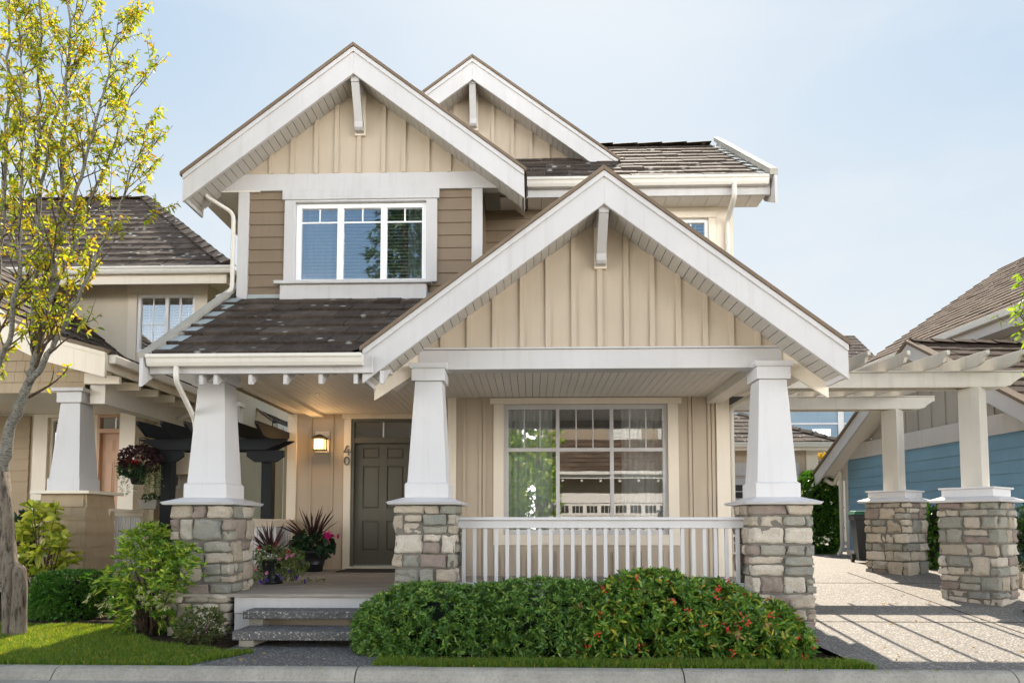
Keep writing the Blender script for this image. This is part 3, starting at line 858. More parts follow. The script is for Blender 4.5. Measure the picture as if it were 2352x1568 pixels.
# ---- porch columns
YC = 7.78 + .245 + .02
def porch_column(cx, seed, gz):
    C = part_root('porch_column', H)
    zcap = pz(1158, 7.70, 979)                    # underside of the pedestal cap
    pedestal('stone_pedestal', cx, YC + .03, .345, gz, zcap, C, 0, seed)
    m = MB(); cy = YC + .03
    m.frust(cx, cy, zcap, .405, zcap + .028, .425); m.frust(cx, cy, zcap + .028, .425, zcap + .085, .25)
    m.build('pedestal_cap', 'white_column', C, .003)
    zb = pz((1000 + 652 / 1.568) / 1.27551, 7.8, 979)
    m = MB(); m.frust(cx, cy, zcap + .05, .247, zb, .247); m.frust(cx, cy, zb, .247, zb + .02, .222); m.build('base_block', 'white_column', C, .003)
    zs_ = pz((1000 + 180 / 1.568) / 1.27551, 7.9, 979)
    m = MB(); m.frust(cx, cy, zb + .01, .222, zs_, .155); m.build('shaft', 'white_column', C, .004)
    zt = pz((1000 + 125 / 1.568) / 1.27551, 7.9, 979)
    m = MB(); m.frust(cx, cy, zs_, .19, zt, .19); m.frust(cx, cy, zt, .205, zt + .02, .215); m.frust(cx, cy, zt + .02, .215, zt + .06, .225); m.build('capital', 'white_column', C, .003)
    return zt + .06
xc = [px(468, 7.8, 1125), px(978.5, 7.8, 1125), px(1790, 7.8, 1125)]
for i, x in enumerate(xc): ztop = porch_column(x, 11 + i * 7, (-.1, -.1, -.02)[i])

# ---- porch beam
bt, bb = pz(801, YP, 1380), pz(846, YP, 1380)
bl, br = px(962, YP, 825), px(1797, YP, 825)
m = MB(); m.box(bl, br, YP, YP + .22, bb, bt); m.build('porch_beam', 'white_trim', H, .004)
m = MB(); m.box(bl - .01, br + .01, YP - .025, YP + .02, bt + .001, bt + .02); m.build('drip_cap', 'white_trim', H)
# beams running back from the outer columns, and along the entry eave
m = MB(); m.box(xc[2] - .11, xc[2] + .11, YP + .23, YW - .02, bb + .02, bt - .02); m.build('porch_beam', 'soffit', H, .004)
zfe = pz(851, 7.9, 700)
m = MB(); m.box(px(440, 8.0, 860), bl - .005, YP + .02, YP + .2, zc + .005, zfe + .1); m.build('porch_beam', 'cream_trim', H, .004)
m = MB(); m.box(xc[0] - .11, xc[0] + .11, YP + .21, YD - .02, zc - .06, zc + .1); m.build('porch_beam', 'cream_trim', H, .004)

# ---- gables
def gable(name, apex, left, right, hb, Yb, Yw, zwall, Yback, batten_px, soff=.10, cap=.05, wall_clip=None):
    """apex/left/right: top line of the barge board on plane Yb (x,z); hb: vertical height of the board"""
    G = part_root(name, H)
    (xa, za), (xl, zl), (xr, zr) = apex, left, right
    for (xe, ze) in ((xl, zl), (xr, zr)):
        m = MB(); m.xz([(xe, ze), (xa, za), (xa, za - hb), (xe, ze - hb)], Yb, Yb + .045); m.build('barge_board', 'white_trim', G, .004)
        m = MB(); t = .065; m.xz([(xe, ze + .001), (xa, za + .001), (xa, za - t), (xe, ze - t)], Yb - .018, Yb - .001); m.build('barge_trim', 'white_trim', G, .003)
        m = MB(); m.xz([(xe - (.03 if xe < xa else -.03), ze - .02), (xa, za + .004), (xa, za + .004 + cap), (xe - (.03 if xe < xa else -.03), ze - .02 + cap)], Yb - .035, Yb + .16)
        m.build('rake_edge', 'rake_brown', G, .006)
        # soffit boards run from the barge to the wall
        sl_ = (za - ze) / (xa - xe); L = math.hypot(xa - xe, za - ze); n = int(L / .105); sb_ = MB(); zo = hb - .05
        d = Vector(((xa - xe) / L, 0, (za - ze) / L)); nn = Vector((-d.z, 0, d.x)) if d.x > 0 else Vector((d.z, 0, -d.x))
        for i in range(n):
            A = Vector((xe, 0, ze - zo)) + d * (L * i / n); B = Vector((xe, 0, ze - zo)) + d * (L * (i + 1) / n - .007)
            sb_.hexa([(A.x, Yb + .046, A.z), (B.x, Yb + .046, B.z), (B.x, Yw + .05, B.z), (A.x, Yw + .05, A.z)],
                     [(A.x + nn.x * .015, Yb + .046, A.z + nn.z * .015), (B.x + nn.x * .015, Yb + .046, B.z + nn.z * .015), (B.x + nn.x * .015, Yw + .05, B.z + nn.z * .015), (A.x + nn.x * .015, Yw + .05, A.z + nn.z * .015)])
        so = sb_.build('soffit', 'soffit_shaded', G)
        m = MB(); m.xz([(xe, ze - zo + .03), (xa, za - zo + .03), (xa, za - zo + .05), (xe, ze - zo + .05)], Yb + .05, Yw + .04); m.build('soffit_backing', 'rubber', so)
    for (xe, ze) in ((xl, zl), (xr, zr)):
        sg = 1 if xe < xa else -1; k = .0; dz = k * (za - ze) / abs(xa - xe); m = MB()
        m.box(xe + sg * k, xe + sg * (k + .03), Yb + .047, Yw + .12, ze + dz - hb + .02, ze + dz - .06); m.build('eave_return', 'white_trim', G)
    zsoff = lambda x: (za - (hb - .05)) - abs(x - xa) * ((za - zl) / (xa - xl) if x < xa else (za - zr) / (xr - xa)) + .012
    hwL = (zsoff(xa) - zwall) / ((za - zl) / (xa - xl)); hwR = (zsoff(xa) - zwall) / ((za - zr) / (xr - xa))
    m = MB(); m.xz([(xa - hwL, zwall), (xa + hwR, zwall), (xa, zsoff(xa))], Yw, Yw + .12); 
    battens(m, batten_px, zwall, zsoff, Yw, .058, .03)
    m.build('gable_wall', 'tan_batten', G)
    return G, zsoff
def bracket(G, x, ztop, zbot, Yb, Yw, w=.115):
    m = MB()
    m.box(x - w * .62, x + w * .62, Yw - .045, Yw - .001, zbot - .03, ztop - .02)                # wall plate
    m.build('bracket_plate', 'cream_trim', G, .004)
    m = MB()
    m.box(x - w / 2, x + w / 2, Yb + .05, Yw - .046, ztop - .105, ztop)                          # arm under the apex
    yf = Yb + .05
    m.yz([(yf + .01, ztop - .106), (yf + .12, ztop - .106), (Yw - .06, zbot + .10), (Yw - .15, zbot + .10)], x - w / 2 + .002, x + w / 2 - .002)
    m.yz([(Yw - .155, zbot + .13), (Yw - .155, zbot + .03), (Yw - .12, zbot), (Yw - .046, zbot), (Yw - .046, zbot + .13)], x - w / 2, x + w / 2)
    m.build('bracket', 'white_trim', G, .006)

def P2(x, y, Y): v = at(x, y, Y); return (v.x, v.z)
# porch gable
A, Lf, Rt = P2(1387, 392, YB), P2(833, 803, YB), P2(1948, 792, YB)
hb1 = pz(395, YB, 1387) - pz(470, YB, 1387)
bpx = [px((1200 + q / 1.96) / 1.27551, YP, 780) for q in (65, 193, 343, 489, 647, 795, 943, 1092, 1244, 1393, 1543, 1696, 1845, 1997, 2127)]
G1, zs1 = gable('porch_gable', A, Lf, Rt, hb1, YB, YP, bt + .02, 10.2, bpx)
bracket(G1, px(1386, YB + .1, 480), pz(469, YB + .08, 1386), pz(607, YP - .1, 1380), YB, YP)
# lookout blocks at the foot of the porch gable
for sgn, xe in ((-1, bl), (1, br)):
    m = MB(); k = .52
    m.xz([(xe, bt + .02), (xe + sgn * k, bt + .02 - k * .74), (xe + sgn * k, bt - .20 - k * .74), (xe, bt - .20 - .05)], YP + .01, YP + .05)
    m.build('lookout', 'cream_trim', G1, .004)
    m = MB(); m.box(xc[1 if sgn < 0 else 2] + sgn * .2, xc[1 if sgn < 0 else 2] + sgn * .36, YP + .1, YP + .2, bb - .04, bb + .12); m.build('lookout', 'cream_trim', G1, .004)
# porch roof slopes
for (xe, ze) in (Lf, Rt):
    L = math.hypot(A[0] - xe, A[1] - ze); d = Vector((A[0] - xe, 0, A[1] - ze)).normalized()
    tiles('roof_slope', (xe, YB + .12, ze + .0), (0, 1, 0), d, 10.4 - YB - .12, L, 'roof_tile', H, thick=.04, clips=([((0, YU - .02, 0), (0, 1, 0))] if xe < A[0] else [((0, YR - .02, 0), (0, 1, 0))]))
    m = MB(); Yk = YU - .01 if xe < A[0] else YR - .01
    m.xz([(xe, ze - .012), (A[0], A[1] - .012), (A[0], A[1] - .1), (xe, ze - .1)], YP + .13, Yk); m.build('roof_deck', 'soffit', H)
# upper gable
A2, L2, R2 = P2(812, 108, YUB), P2(420, 402, YUB), P2(1204, 392, YUB)
hb2 = pz(110, YUB, 812) - pz(170, YUB, 812)
fz1, fz0 = pz(402, YU, 800), pz(440, YU, 800)
bpx2 = [px((500 + q / 1.568) / 1.27551, YU, 380) for q in (468, 565, 673, 766, 869, 981, 1073, 1182, 1281)]
G2, zs2 = gable('upper_gable', A2, L2, R2, hb2, YUB, YU - .03, fz1, 12.4, bpx2)
bracket(G2, px(817, YUB + .1, 200), pz(173, YUB + .08, 812), pz(304, YU - .1, 820), YUB, YU - .03)
m = MB(); m.box(px(497, YU - .06, 420), px(1160, YU - .06, 420), YU - .055, YU + .1, fz0, fz1 - .001); m.build('frieze_board', 'white_trim', H, .004)
for (xe, ze) in (L2, R2):
    L = math.hypot(A2[0] - xe, A2[1] - ze); d = Vector((A2[0] - xe, 0, A2[1] - ze)).normalized()
    tiles('roof_slope', (xe, YUB + .12, ze), (0, 1, 0), d, 12.6 - YUB, L, 'roof_tile', H, thick=.04, clips=[((0, 11.2, 0), (0, 1, 0))] if xe > A2[0] else ())
    m = MB(); m.xz([(xe, ze - .012), (A2[0], A2[1] - .012), (A2[0], A2[1] - .1), (xe, ze - .1)], YU + .1, 12.5 if xe < A2[0] else 11.2); m.build('roof_deck', 'soffit', H)
# side eave of the upper gable (left): soffit, fascia and gutter run back
xul = px(549, YU, 560); xur = px(1108, YU, 500)
m = MB(); m.box(L2[0] + .24, xul + .3, YU - .054, 12.4, fz0 - .012, fz0 + .02); m.build('eave_soffit', 'soffit', H)
m = MB(); m.box(L2[0] + .20, L2[0] + .24, YUB + .06, 12.4, fz0 - .05, L2[1] + .02); m.build('eave_fascia', 'white_trim', H, .004)
# second gable
YG, YGB = 11.3, 10.88
A3, R3 = P2(1085, 134, YGB), P2(1420, 368, YGB)
L3 = (2 * A3[0] - R3[0], R3[1])
hb3 = pz(137, YGB, 1085) - pz(185, YGB, 1085)
bpx3 = [px((1200 + q / 1.96) / 1.27551, YG, 330) for q in (-30, 60, 165, 262, 370, 478, 590, 695, 795)]
G3, zs3 = gable('rear_gable', A3, L3, R3, hb3, YGB, YG, pz(372, YG, 1250), 12.5, bpx3)
bracket(G3, px(1085, YGB + .1, 200), pz(180, YGB + .08, 1085), pz(291, YG - .1, 1090), YGB, YG)
for (xe, ze) in (L3, R3):
    L = math.hypot(A3[0] - xe, A3[1] - ze); d = Vector((A3[0] - xe, 0, A3[1] - ze)).normalized()
    tiles('roof_slope', (xe, YGB + .12, ze), (0, 1, 0), d, 3.2, L, 'roof_tile', H, thick=.04)
    m = MB(); m.xz([(xe, ze - .012), (A3[0], A3[1] - .012), (A3[0], A3[1] - .1), (xe, ze - .1)], YG + .13, 14); m.build('roof_deck', 'soffit', H)

# ---- main roof
YE = 9.68
xv = px(1772, YE, 410); zE = pz(408, YE, 1600)
rid = at(1660, 333, 12.45); xvr = xv
YRg = 12.45; zR = rid.z - .02
sl_m = (zR - zE) / (YRg - YE); Lm = math.hypot(zR - zE, YRg - YE); dm = Vector((0, YRg - YE, zR - zE)).normalized()
xm0 = -.95
tiles('roof_slope', (xm0, YE, zE), (1, 0, 0), dm, xv - .12 - xm0, Lm, 'roof_tile', H, course=.345)
tiles('roof_slope', (xv - .1, 2 * YRg - YE, zE), (-1, 0, 0), (0, -dm.y, dm.z), xv + 4.4, Lm, 'roof_tile', H, course=.345)
tiles('roof_slope', (-4.4, 10.7, zE + (10.7 - YE) * sl_m), (1, 0, 0), dm, 3.6, Lm * .62, 'roof_tile', H, course=.345)
ridge_caps('ridge_cap', (xv - .15, YRg, zR + .03), (-4.3, YRg, zR + .03), 'roof_tile', H, .42, .15)
m = MB(); m.yz([(YE, zE - .004), (YRg, zR - .004), (2 * YRg - YE, zE - .004), (2 * YRg - YE, zE - .09), (YRg, zR - .09), (YE, zE - .09)], xm0, xv - .05); m.build('roof_deck', 'soffit', H)
m = MB(); m.yz([(10.7, zE + (10.7 - YE) * sl_m - .004), (YRg, zR - .004), (2 * YRg - YE, zE - .004), (2 * YRg - YE, zE - .09), (YRg, zR - .09), (10.7, zE + (10.7 - YE) * sl_m - .09)], -4.3, xm0); m.build('roof_deck', 'soffit', H)
# right verge: raised edge cap, step flashing and a barge board with a flared foot
m = MB(); m.yz([(YE - .12, zE - .03), (YRg, zR + .09), (YRg, zR + .17), (YE - .12, zE + .06)], xv - .06, xv + .05); m.build('rake_edge', 'weathered_wood', H, .005)
m = MB(); m.yz([(YE - .12, zE - .44), (YE - .12, zE - .035), (YRg, zR + .085), (YRg, zR - .20), (YE + .60, zE + .08), (YE + .30, zE - .22)], xv, xv + .04); m.build('barge_board', 'white_trim', H, .004)
m = MB(); m.yz([(2 * YRg - YE, zE - .03), (YRg + .001, zR + .085), (YRg + .001, zR - .20), (2 * YRg - YE, zE - .3)], xv, xv + .04); m.build('barge_board', 'white_trim', H, .004)
def step_flash(name, E, S, n, course, U, w, parent):
    E = Vector(E); S = Vector(S).normalized(); U = Vector(U); Nn = U.cross(S).normalized(); Nn = Nn if Nn.z > 0 else -Nn
    m = MB()
    for i in range(n):
        a = E + S * (i * course + .02); b = a + S * (course * .8)
        m.hexa([a + Nn * .046, a + U * w + Nn * .046, b + U * w + Nn * .026, b + Nn * .026], [a + Nn * .051, a + U * w + Nn * .051, b + U * w + Nn * .031, b + Nn * .031])
    return m.build(name, 'flashing', parent)
step_flash('step_flashing', (xv - .06, YE, zE), dm, 9, .345, (-1, 0, 0), .11, H)
def gutter(name, x0, x1, Y, zt, parent, mat='gutter', h=.125, d=.12):
    """profiled gutter along X with its open top at zt, back at Y"""
    m = MB()
    prof = [(Y, zt), (Y, zt - h), (Y - d * .62, zt - h), (Y - d * .78, zt - h * .72), (Y - d * .86, zt - h * .40), (Y - d, zt - h * .26), (Y - d, zt), (Y - d + .012, zt), (Y - d * .80, zt - h * .36), (Y - d * .6, zt - h + .012), (Y - .008, zt - h + .012), (Y - .008, zt)]
    m.yz(prof, x0, x1)
    m.yz([prof[i] for i in (0, 1, 2, 3, 4, 5, 6)], x0 - .004, x0); m.yz([prof[i] for i in (0, 1, 2, 3, 4, 5, 6)], x1, x1 + .004)
    return m.build(name, mat, parent, .003)
xg0 = px(1204, YE, 420)
gutter('gutter', xg0, xv - .06, YE + .02, zE - .005, H)
m = MB(); m.box(xg0 - .06, xv - .01, YE + .03, YE + .07, zE - .245, zE - .02); m.build('eave_fascia', 'white_trim', H, .004)
m = MB(); xq = xg0 - .35
while xq < xv - .05: m.box(xq, xq + .194, YE + .071, YR, zE - .225, zE - .21); xq += .2
m.build('eave_soffit', 'soffit', H)
m = MB(); m.box(xg0 - .35, xv - .05, YE + .075, YR, zE - .205, zE - .19); m.build('soffit_backing', 'rubber', H)
xrr = px(1683, YR, 540)
zsof = zE - .225
wl2, wr2 = px(1545, YR), px(1637, YR); wt2 = pz(503, YR, 1600); wb2 = wt2 - .95
mb = MB(); z_low = 3.3
lap('upper_wall', xur - .05, xrr - .14, z_low, zsof, YR, 'brown_lap', H, .178, [(wl2 - .02, wr2 + .02, wb2 - .05, wt2 + .02), (wl2 - .16, xrr, 4.2, zsof)])
mb.box(wr2, xrr - .0, YR - .02, YR + .12, z_low, wt2); mb.box(wl2 - .9, wl2, YR - .02, YR + .12, 4.4, wt2); mb.box(wl2 - .9, xrr, YR - .02, YR + .12, wt2 + .001, zsof)
mb.box(xrr - .12, xrr, YR + .12, 15.3, 3.3, zsof + .1)
mb.build('upper_side_wall', 'cream_trim', H)
W3 = part_root('corner_window', H)
def mun_c(g, e, b, t, zt, Y, mw):
    g.box(e[0] + .27, e[0] + .285, Y + .03, Y + .05, b, t); g.box(e[0], e[-1], Y + .03, Y + .05, t - .34, t - .325)
window(W3, YR - .02, wl2, wr2, wb2, wt2, [], None, mun_c, .05, .04, 'vinyl', 'glass_upper', room=(1.2, .05))
blinds(W3, wl2 + .05, wr2 - .05, wb2 + .05, wt2 - .05, YR + .10)
trim4(W3, wl2, wr2, wb2, wt2, YR - .021, .10, .10, .0, 'cream_trim', .10, .02)

# ---- upper storey front wall and its window
zul = pz(690, YU, 600)
mbx = lambda q: px((500 + q / 1.568) / 1.27551, YU, 560)
mbz = lambda q: pz(q / 1.568 / 1.27551, YU, 830)
l1, r1, b1, t1 = mbx(576), mbx(1176), mbz(1302), mbz(934)
lap('upper_wall', xul + .1, xur, zul - .35, fz0 + .02, YU, 'brown_lap', H, .1775, [(l1 - .05, r1 + .05, b1 - .1, t1 + .1)])
m = MB(); m.box(xul + .01, l1 - .02, YU + .021, YU + .15, 3.4, fz0); m.box(r1 + .02, xur, YU + .021, YU + .15, 3.5, fz0)
m.box(l1 - .02, r1 + .02, YU + .021, YU + .15, 3.4, b1); m.box(l1 - .02, r1 + .02, YU + .021, YU + .15, t1, fz0)
m.box(xul + .01, xul + .13, YU + .15, 14, 3.2, fz0 + .3); m.box(xur - .12, xur, YU + .03, YR + .1, 3.5, fz0 + .1)
m.build('upper_side_wall', 'brown_lap', H)
m = MB(); m.box(xul - .005, xul + .145, YU - .045, YU - .001, zul - .02, fz0); m.box(xul - .005, xul + .008, YU, YU + .14, zul - .02, fz0); m.build('corner_board', 'white_trim', H, .004)
m = MB(); m.box(xur - .145, xur + .005, YU - .045, YU - .001, 3.5, fz0); m.build('corner_board', 'white_trim', H, .004)
W2 = part_root('upper_window', H)
def mun_u(g, e, b, t, zt, Y, mw):
    zk = mbz(1017)
    for i in range(3):
        a = e[i] + (mw / 2 if i else 0); c = e[i + 1] - (mw / 2 if i < 2 else 0); x = (a + c) / 2
        g.box(a, c, Y + .03, Y + .05, zk - .01, zk + .01); g.box(x - .009, x + .009, Y + .031, Y + .049, zk + .01, t)
fc = lambda q: (mbx(q) - l1) / (r1 - l1)
window(W2, YU - .03, l1, r1, b1, t1, [fc(778), fc(978)], None, mun_u, .065, .085, 'vinyl', 'glass_upper', room=(1.6, .2))
blinds(W2, l1 + .06, r1 - .06, b1 + .03, t1 - .06, YU + .14)
curtain(W2, l1 + .02, l1 + .50, b1, t1 + .05, YU + .22); curtain(W2, r1 - .30, r1 - .01, b1, t1 + .05, YU + .22)
wside = l1 - mbx(527)
m = MB(); m.box(l1 - wside, l1, YU - .06, YU, b1, t1 + .03); m.box(r1, r1 + wside, YU - .06, YU, b1, t1 + .03)
m.box(l1 - wside - .03, r1 + wside + .03, YU - .075, YU, t1 + .031, fz0 - .002); m.box(l1, r1, YU - .06, YU, t1 + .001, t1 + .03)
m.build('window_trim', 'white_trim', W2, .004)
m = MB(); m.box(mbx(497), mbx(1204), YU - .17, YU, mbz(1317), b1 - .001); m.build('window_sill', 'white_trim', W2, .004)
m = MB(); m.box(mbx(520), mbx(1183), YU - .12, YU, mbz(1398), mbz(1317) - .001); m.build('window_apron', 'white_trim', W2, .004)

# ---- entry shed roof
YS = 7.42
xs0 = px(347, YS, 815); zS = pz(815, YS, 600)
zS1 = zul + .02
dS = Vector((0, YU - YS, zS1 - zS)).normalized(); LS = math.hypot(YU - YS, zS1 - zS)
xs1 = A[0] - .9
tiles('roof_slope', (xs0 + .02, YS, zS), (1, 0, 0), dS, xs1 - xs0, LS, 'roof_tile', H, course=LS / 7, thick=.05, clips=[((Lf[0], 0, Lf[1] + .03), (A[1] - Lf[1], 0, -(A[0] - Lf[0])))])
# the strip of roof left of the upper wall carries on back beside it
tiles('roof_slope', Vector((xs0 + .02, YS, zS)) + dS * LS, (1, 0, 0), dS, xul - xs0, .9, 'roof_tile', H, course=LS / 7)
m = MB(); m.yz([(YS, zS - .004), (YU + .75, zS1 - .004 + .75 * dS.z / dS.y), (YU + .75, zS1 - .1 + .75 * dS.z / dS.y), (YS, zS - .09)], xs0 + .01, xul); m.build('roof_deck', 'soffit', H)
m = MB(); m.yz([(YS, zS - .004), (YU, zS1 - .004), (YU, zS1 - .1), (YS, zS - .09)], xul + .001, px(834, YS, 820) - .02)
yk = YP + .14; m.yz([(yk, zS - .004 + (yk - YS) * dS.z / dS.y), (YU, zS1 - .004), (YU, zS1 - .1), (yk, zS - .1 + (yk - YS) * dS.z / dS.y)], px(834, YS, 820) - .019, xs1); m.build('roof_deck', 'soffit', H)
m = MB(); m.box(xul + .15, xur, YU - .03, YU - .023, zul - .02, zul + .075); m.build('apron_flashing', 'flashing', H)
step_flash('step_flashing', (xs0 + .03, YS, zS), dS, 9, LS / 7, (1, 0, 0), .16, H)
# left verge: edge cap and barge board with a deep flared foot
zz2 = lambda y: zS + (y - YS) * dS.z / dS.y
yv1 = YU + .65
m = MB(); m.yz([(YS - .10, zz2(YS - .1) + .02), (yv1, zz2(yv1) + .10), (yv1, zz2(yv1) + .15), (YS - .10, zz2(YS - .1) + .07)], xs0 - .09, xs0 + .03); m.build('rake_edge', 'weathered_wood', H, .004)
m = MB(); m.yz([(YS - .10, zS - .36), (YS - .10, zz2(YS - .1) + .018), (yv1, zz2(yv1) + .098), (yv1, zz2(yv1) - .15), (YS + .42, zS - .02)], xs0 - .07, xs0 - .03); m.build('barge_board', 'white_trim', H, .004)
m = MB(); m.box(xDl, xul, 9.6, 9.7, zc, zz2(9.7) + .02); m.box(xDl, xDl + .1, 8.4, YD, zc, zc + .6); m.build('side_wall', 'tan_batten', H)
xsg = px(834, YS, 820)
gutter('gutter', xs0 - .005, xsg, YS + .01, zS - .005, H)
m = MB(); m.box(xs0 - .02, xsg + .1, YS + .012, YS + .052, zS - .20, zS - .012); m.build('eave_fascia', 'white_trim', H, .004)
# exposed rafter tails
for q in (464, 497, 577, 657, 738, 818, 878):
    x = px(q, YS + .08, 865); m = MB()
    m.yz([(YS + .053, zS - .17), (YS + .053, zS - .31), (YS + .085, zS - .31), (YS + .36, zS - .13), (YP + .05, zS - .10), (YP + .05, zS - .02), (YS + .2, zS - .13)], x - .022, x + .022)
    m.build('rafter_tail', 'white_trim', H, .003)
# downspouts
def pipe(name, pts, r, parent, mat='gutter'):
    P = [Vector(p) for p in pts]; Q = [P[0]]
    for i in range(1, len(P) - 1):
        a, b, c = P[i - 1], P[i], P[i + 1]; k = min(.09, (b - a).length * .4, (c - b).length * .4)
        u = b + (a - b).normalized() * k; v = b + (c - b).normalized() * k
        for t in (0, .25, .5, .75, 1): Q.append(u.lerp(b, t).lerp(b.lerp(v, t), t))
    Q.append(P[-1])
    m = MB(); m.tube(Q, r, 10); return m.build(name, mat, parent, smooth=True)
xd_ = px(409, YS, 850)
pipe('downspout', [(xd_, YS - .04, zS - .11), (xd_, YS - .04, zS - .28), (xc[0] - .22, YC - .05, zS - .62), (xc[0] - .225, YC + .02, zS - .9), (xc[0] - .29, YC + .05, 1.75)], .029, H)
xq = L2[0] + .17
pipe('downspout', [(xq, YU - .2, fz0 + .12), (xq, YU - .2, fz0 - .12), (xul - .06, YU - .06, fz0 - .32), (xul - .06, YU - .05, zul + .12), (xul - .26, YU - .08, zul + .02)], .029, H)
xq = px(1687, YE - .05, 440)
pipe('downspout', [(xq, YE - .05, zE - .11), (xq, YE - .05, zE - .30), (px(1670, YR - .06, 510), YR - .07, pz(512, YR, 1670)), (px(1670, YR - .06, 510), YR - .07, 3.6)], .038, H)
pipe('downspout', [(xWr + .42, 9.1, zc + .12), (xWr + .38, 9.2, zc - .02), (xWr + .06, YW + .02, zc - .16), (xWr + .06, YW + .02, .2)], .04, H)
# railings
def railing(x0, x1, Y, zt, nb, name='porch_railing'):
    Rl = part_root(name, H)
    m = MB(); m.box(x0, x1, Y - .075, Y + .075, zt - .035, zt); m.box(x0, x1, Y - .045, Y + .045, zt - .125, zt - .036); m.build('top_rail', 'white_column', Rl, .005)
    m = MB(); m.box(x0, x1, Y - .03, Y + .03, DZ + .07, DZ + .11); m.build('bottom_rail', 'white_column', Rl, .004)
    for i in range(nb):
        x = x0 + (x1 - x0) * (i + .5) / nb; m = MB(); m.box(x - .02, x + .02, Y - .02, Y + .02, DZ + .111, zt - .126); m.build('baluster', 'white_column', Rl, .002)
zrail = pz(1187, 8.0, 1300)
railing(xc[1] + .345, xc[2] - .345, 8.02, zrail, 26)
Rl = part_root('entry_railing', H); xr_ = xDl + .07
m = MB(); m.box(xr_ - .06, xr_ + .06, YC + .38, YD - .031, zrail - .035, zrail); m.box(xr_ - .04, xr_ + .04, YC + .38, YD - .031, zrail - .12, zrail - .036); m.build('top_rail', 'cream_trim', Rl, .004)
m = MB(); m.box(xr_ - .03, xr_ + .03, YC + .38, YD - .031, DZ + .07, DZ + .11); m.build('bottom_rail', 'white_trim', Rl, .004)
for i in range(27):
    y = YC + .45 + (YD - .1 - YC - .45) * i / 26; m = MB(); m.box(xr_ - .02, xr_ + .02, y - .02, y + .02, DZ + .111, zrail - .121); m.build('baluster', 'white_trim', Rl)
# roof cover for the porch behind the gable so light stays out
m = MB(); m.box(xs0 + .1, xWr + .25, YU + .2, YD + .1, zc + .3, zc + .36); m.build('attic_floor', 'interior', H)
# ================================================================== ground
def struct(o, kind='structure'): o['kind'] = kind; return o
def sheet(name, x0, x1, y0, y1, fz, mat, nx=24, ny=24, edge=None):
    V = []; F = []
    for j in range(ny + 1):
        for i in range(nx + 1):
            x = x0 + (x1 - x0) * i / nx; y = y0 + (y1 - y0) * j / ny
            if edge: x, y = edge(x, y)
            V.append((x, y, fz(x, y)))
    for j in range(ny):
        for i in range(nx):
            a = j * (nx + 1) + i; F.append((a, a + 1, a + nx + 2, a + nx + 1))
    m = MB(); m.add(V, F); return m.build(name, mat, None, smooth=True)
YCB = 6.22
def zdrive(x, y):
    if y < YCB: return -.012
    if y < 11.6: return -.012 + (y - YCB) * .088
    return -.012 + (11.6 - YCB) * .088 + (y - 11.6) * .012
def zlawn(x, y):
    return -.03 + .05 * min(1, max(0, (y - YCB) / 1.2)) + .012 * noise.noise(Vector((x * 1.3, y * 1.3, 0)))
struct(sheet('ground', -180, 180, -120, 260, lambda x, y: -.32, 'turf', 2, 2))
struct(sheet('road', -60, 60, -3.4, 5.62, lambda x, y: -.137, 'asphalt', 2, 2))
m = MB()
for (a, b) in ((-60, -4.205), (-4.195, -1.535), (-1.525, 1.30), (1.31, 4.1), (4.11, 60)):
    m.yz([(5.60, -.30), (5.60, -.131), (6.055, -.105), (6.085, -.06), (6.125, -.022), (6.16, -.008), (YCB, -.005), (YCB, -.3)], a, b)
struct(m.build('kerb', 'curb_concrete', None, .006))
m = MB(); m.yz([(-3.4, -.3), (-3.4, -.137), (-3.42, -.02), (-3.6, -.005), (-3.75, -.3)], -60, 60); struct(m.build('kerb', 'curb_concrete'))
xp0, xp1 = px(440, YCB, 1525), px(545, 7.25, 1475)
m = MB(); m.xy([(xp0, YCB + .003), (-1.0, YCB + .003), (-1.0, 7.9), (xp1, 7.9), (xp1, 7.2)], -.2, .0); struct(m.build('path', 'step_aggregate'))
# drive
def de(x, y):
    xl = 2.78 if y > 7.2 else 2.78 + (2.95 - 2.78) * (7.2 - y); return (max(x, xl), y)
struct(sheet('driveway', 2.7, 16, YCB + .003, 26, zdrive, 'exposed_aggregate', 30, 60, de))
m = MB()
for y in (8.05, 10.6): m.hexa([(2.9, y, zdrive(0, y) + .001), (9, y, zdrive(0, y) + .001), (9, y + .009, zdrive(0, y + .009) + .001), (2.9, y + .009, zdrive(0, y + .009) + .001)], [(2.9, y, zdrive(0, y) + .004), (9, y, zdrive(0, y) + .004), (9, y + .009, zdrive(0, y + .009) + .004), (2.9, y + .009, zdrive(0, y + .009) + .004)])
x = 5.15; m.hexa([(x, 6.23, zdrive(0, 6.23) + .001), (x + .014, 6.23, zdrive(0, 6.23) + .001), (x + .014, 11.6, zdrive(0, 11.6) + .001), (x, 11.6, zdrive(0, 11.6) + .001)], [(x, 6.23, zdrive(0, 6.23) + .004), (x + .014, 6.23, zdrive(0, 6.23) + .004), (x + .014, 11.6, zdrive(0, 11.6) + .004), (x, 11.6, zdrive(0, 11.6) + .004)])
struct(m.build('driveway_joint', 'soil'))
# planting beds and lawn base
def zbed(x, y):
    if y < 6.55: return -.045
    b = .03 * noise.noise(Vector((x * 2, y * 2, 3))) + .02 * noise.noise(Vector((x * 6, y * 6, 3)))
    if xp0 - .1 < x < -1.05 and y < 7.95: return -.16
    return -.02 + .05 * min(1, (y - 6.4)) + b
struct(sheet('planting_bed', -12, 2.92, YCB, 12.5, zbed, 'soil', 150, 60))
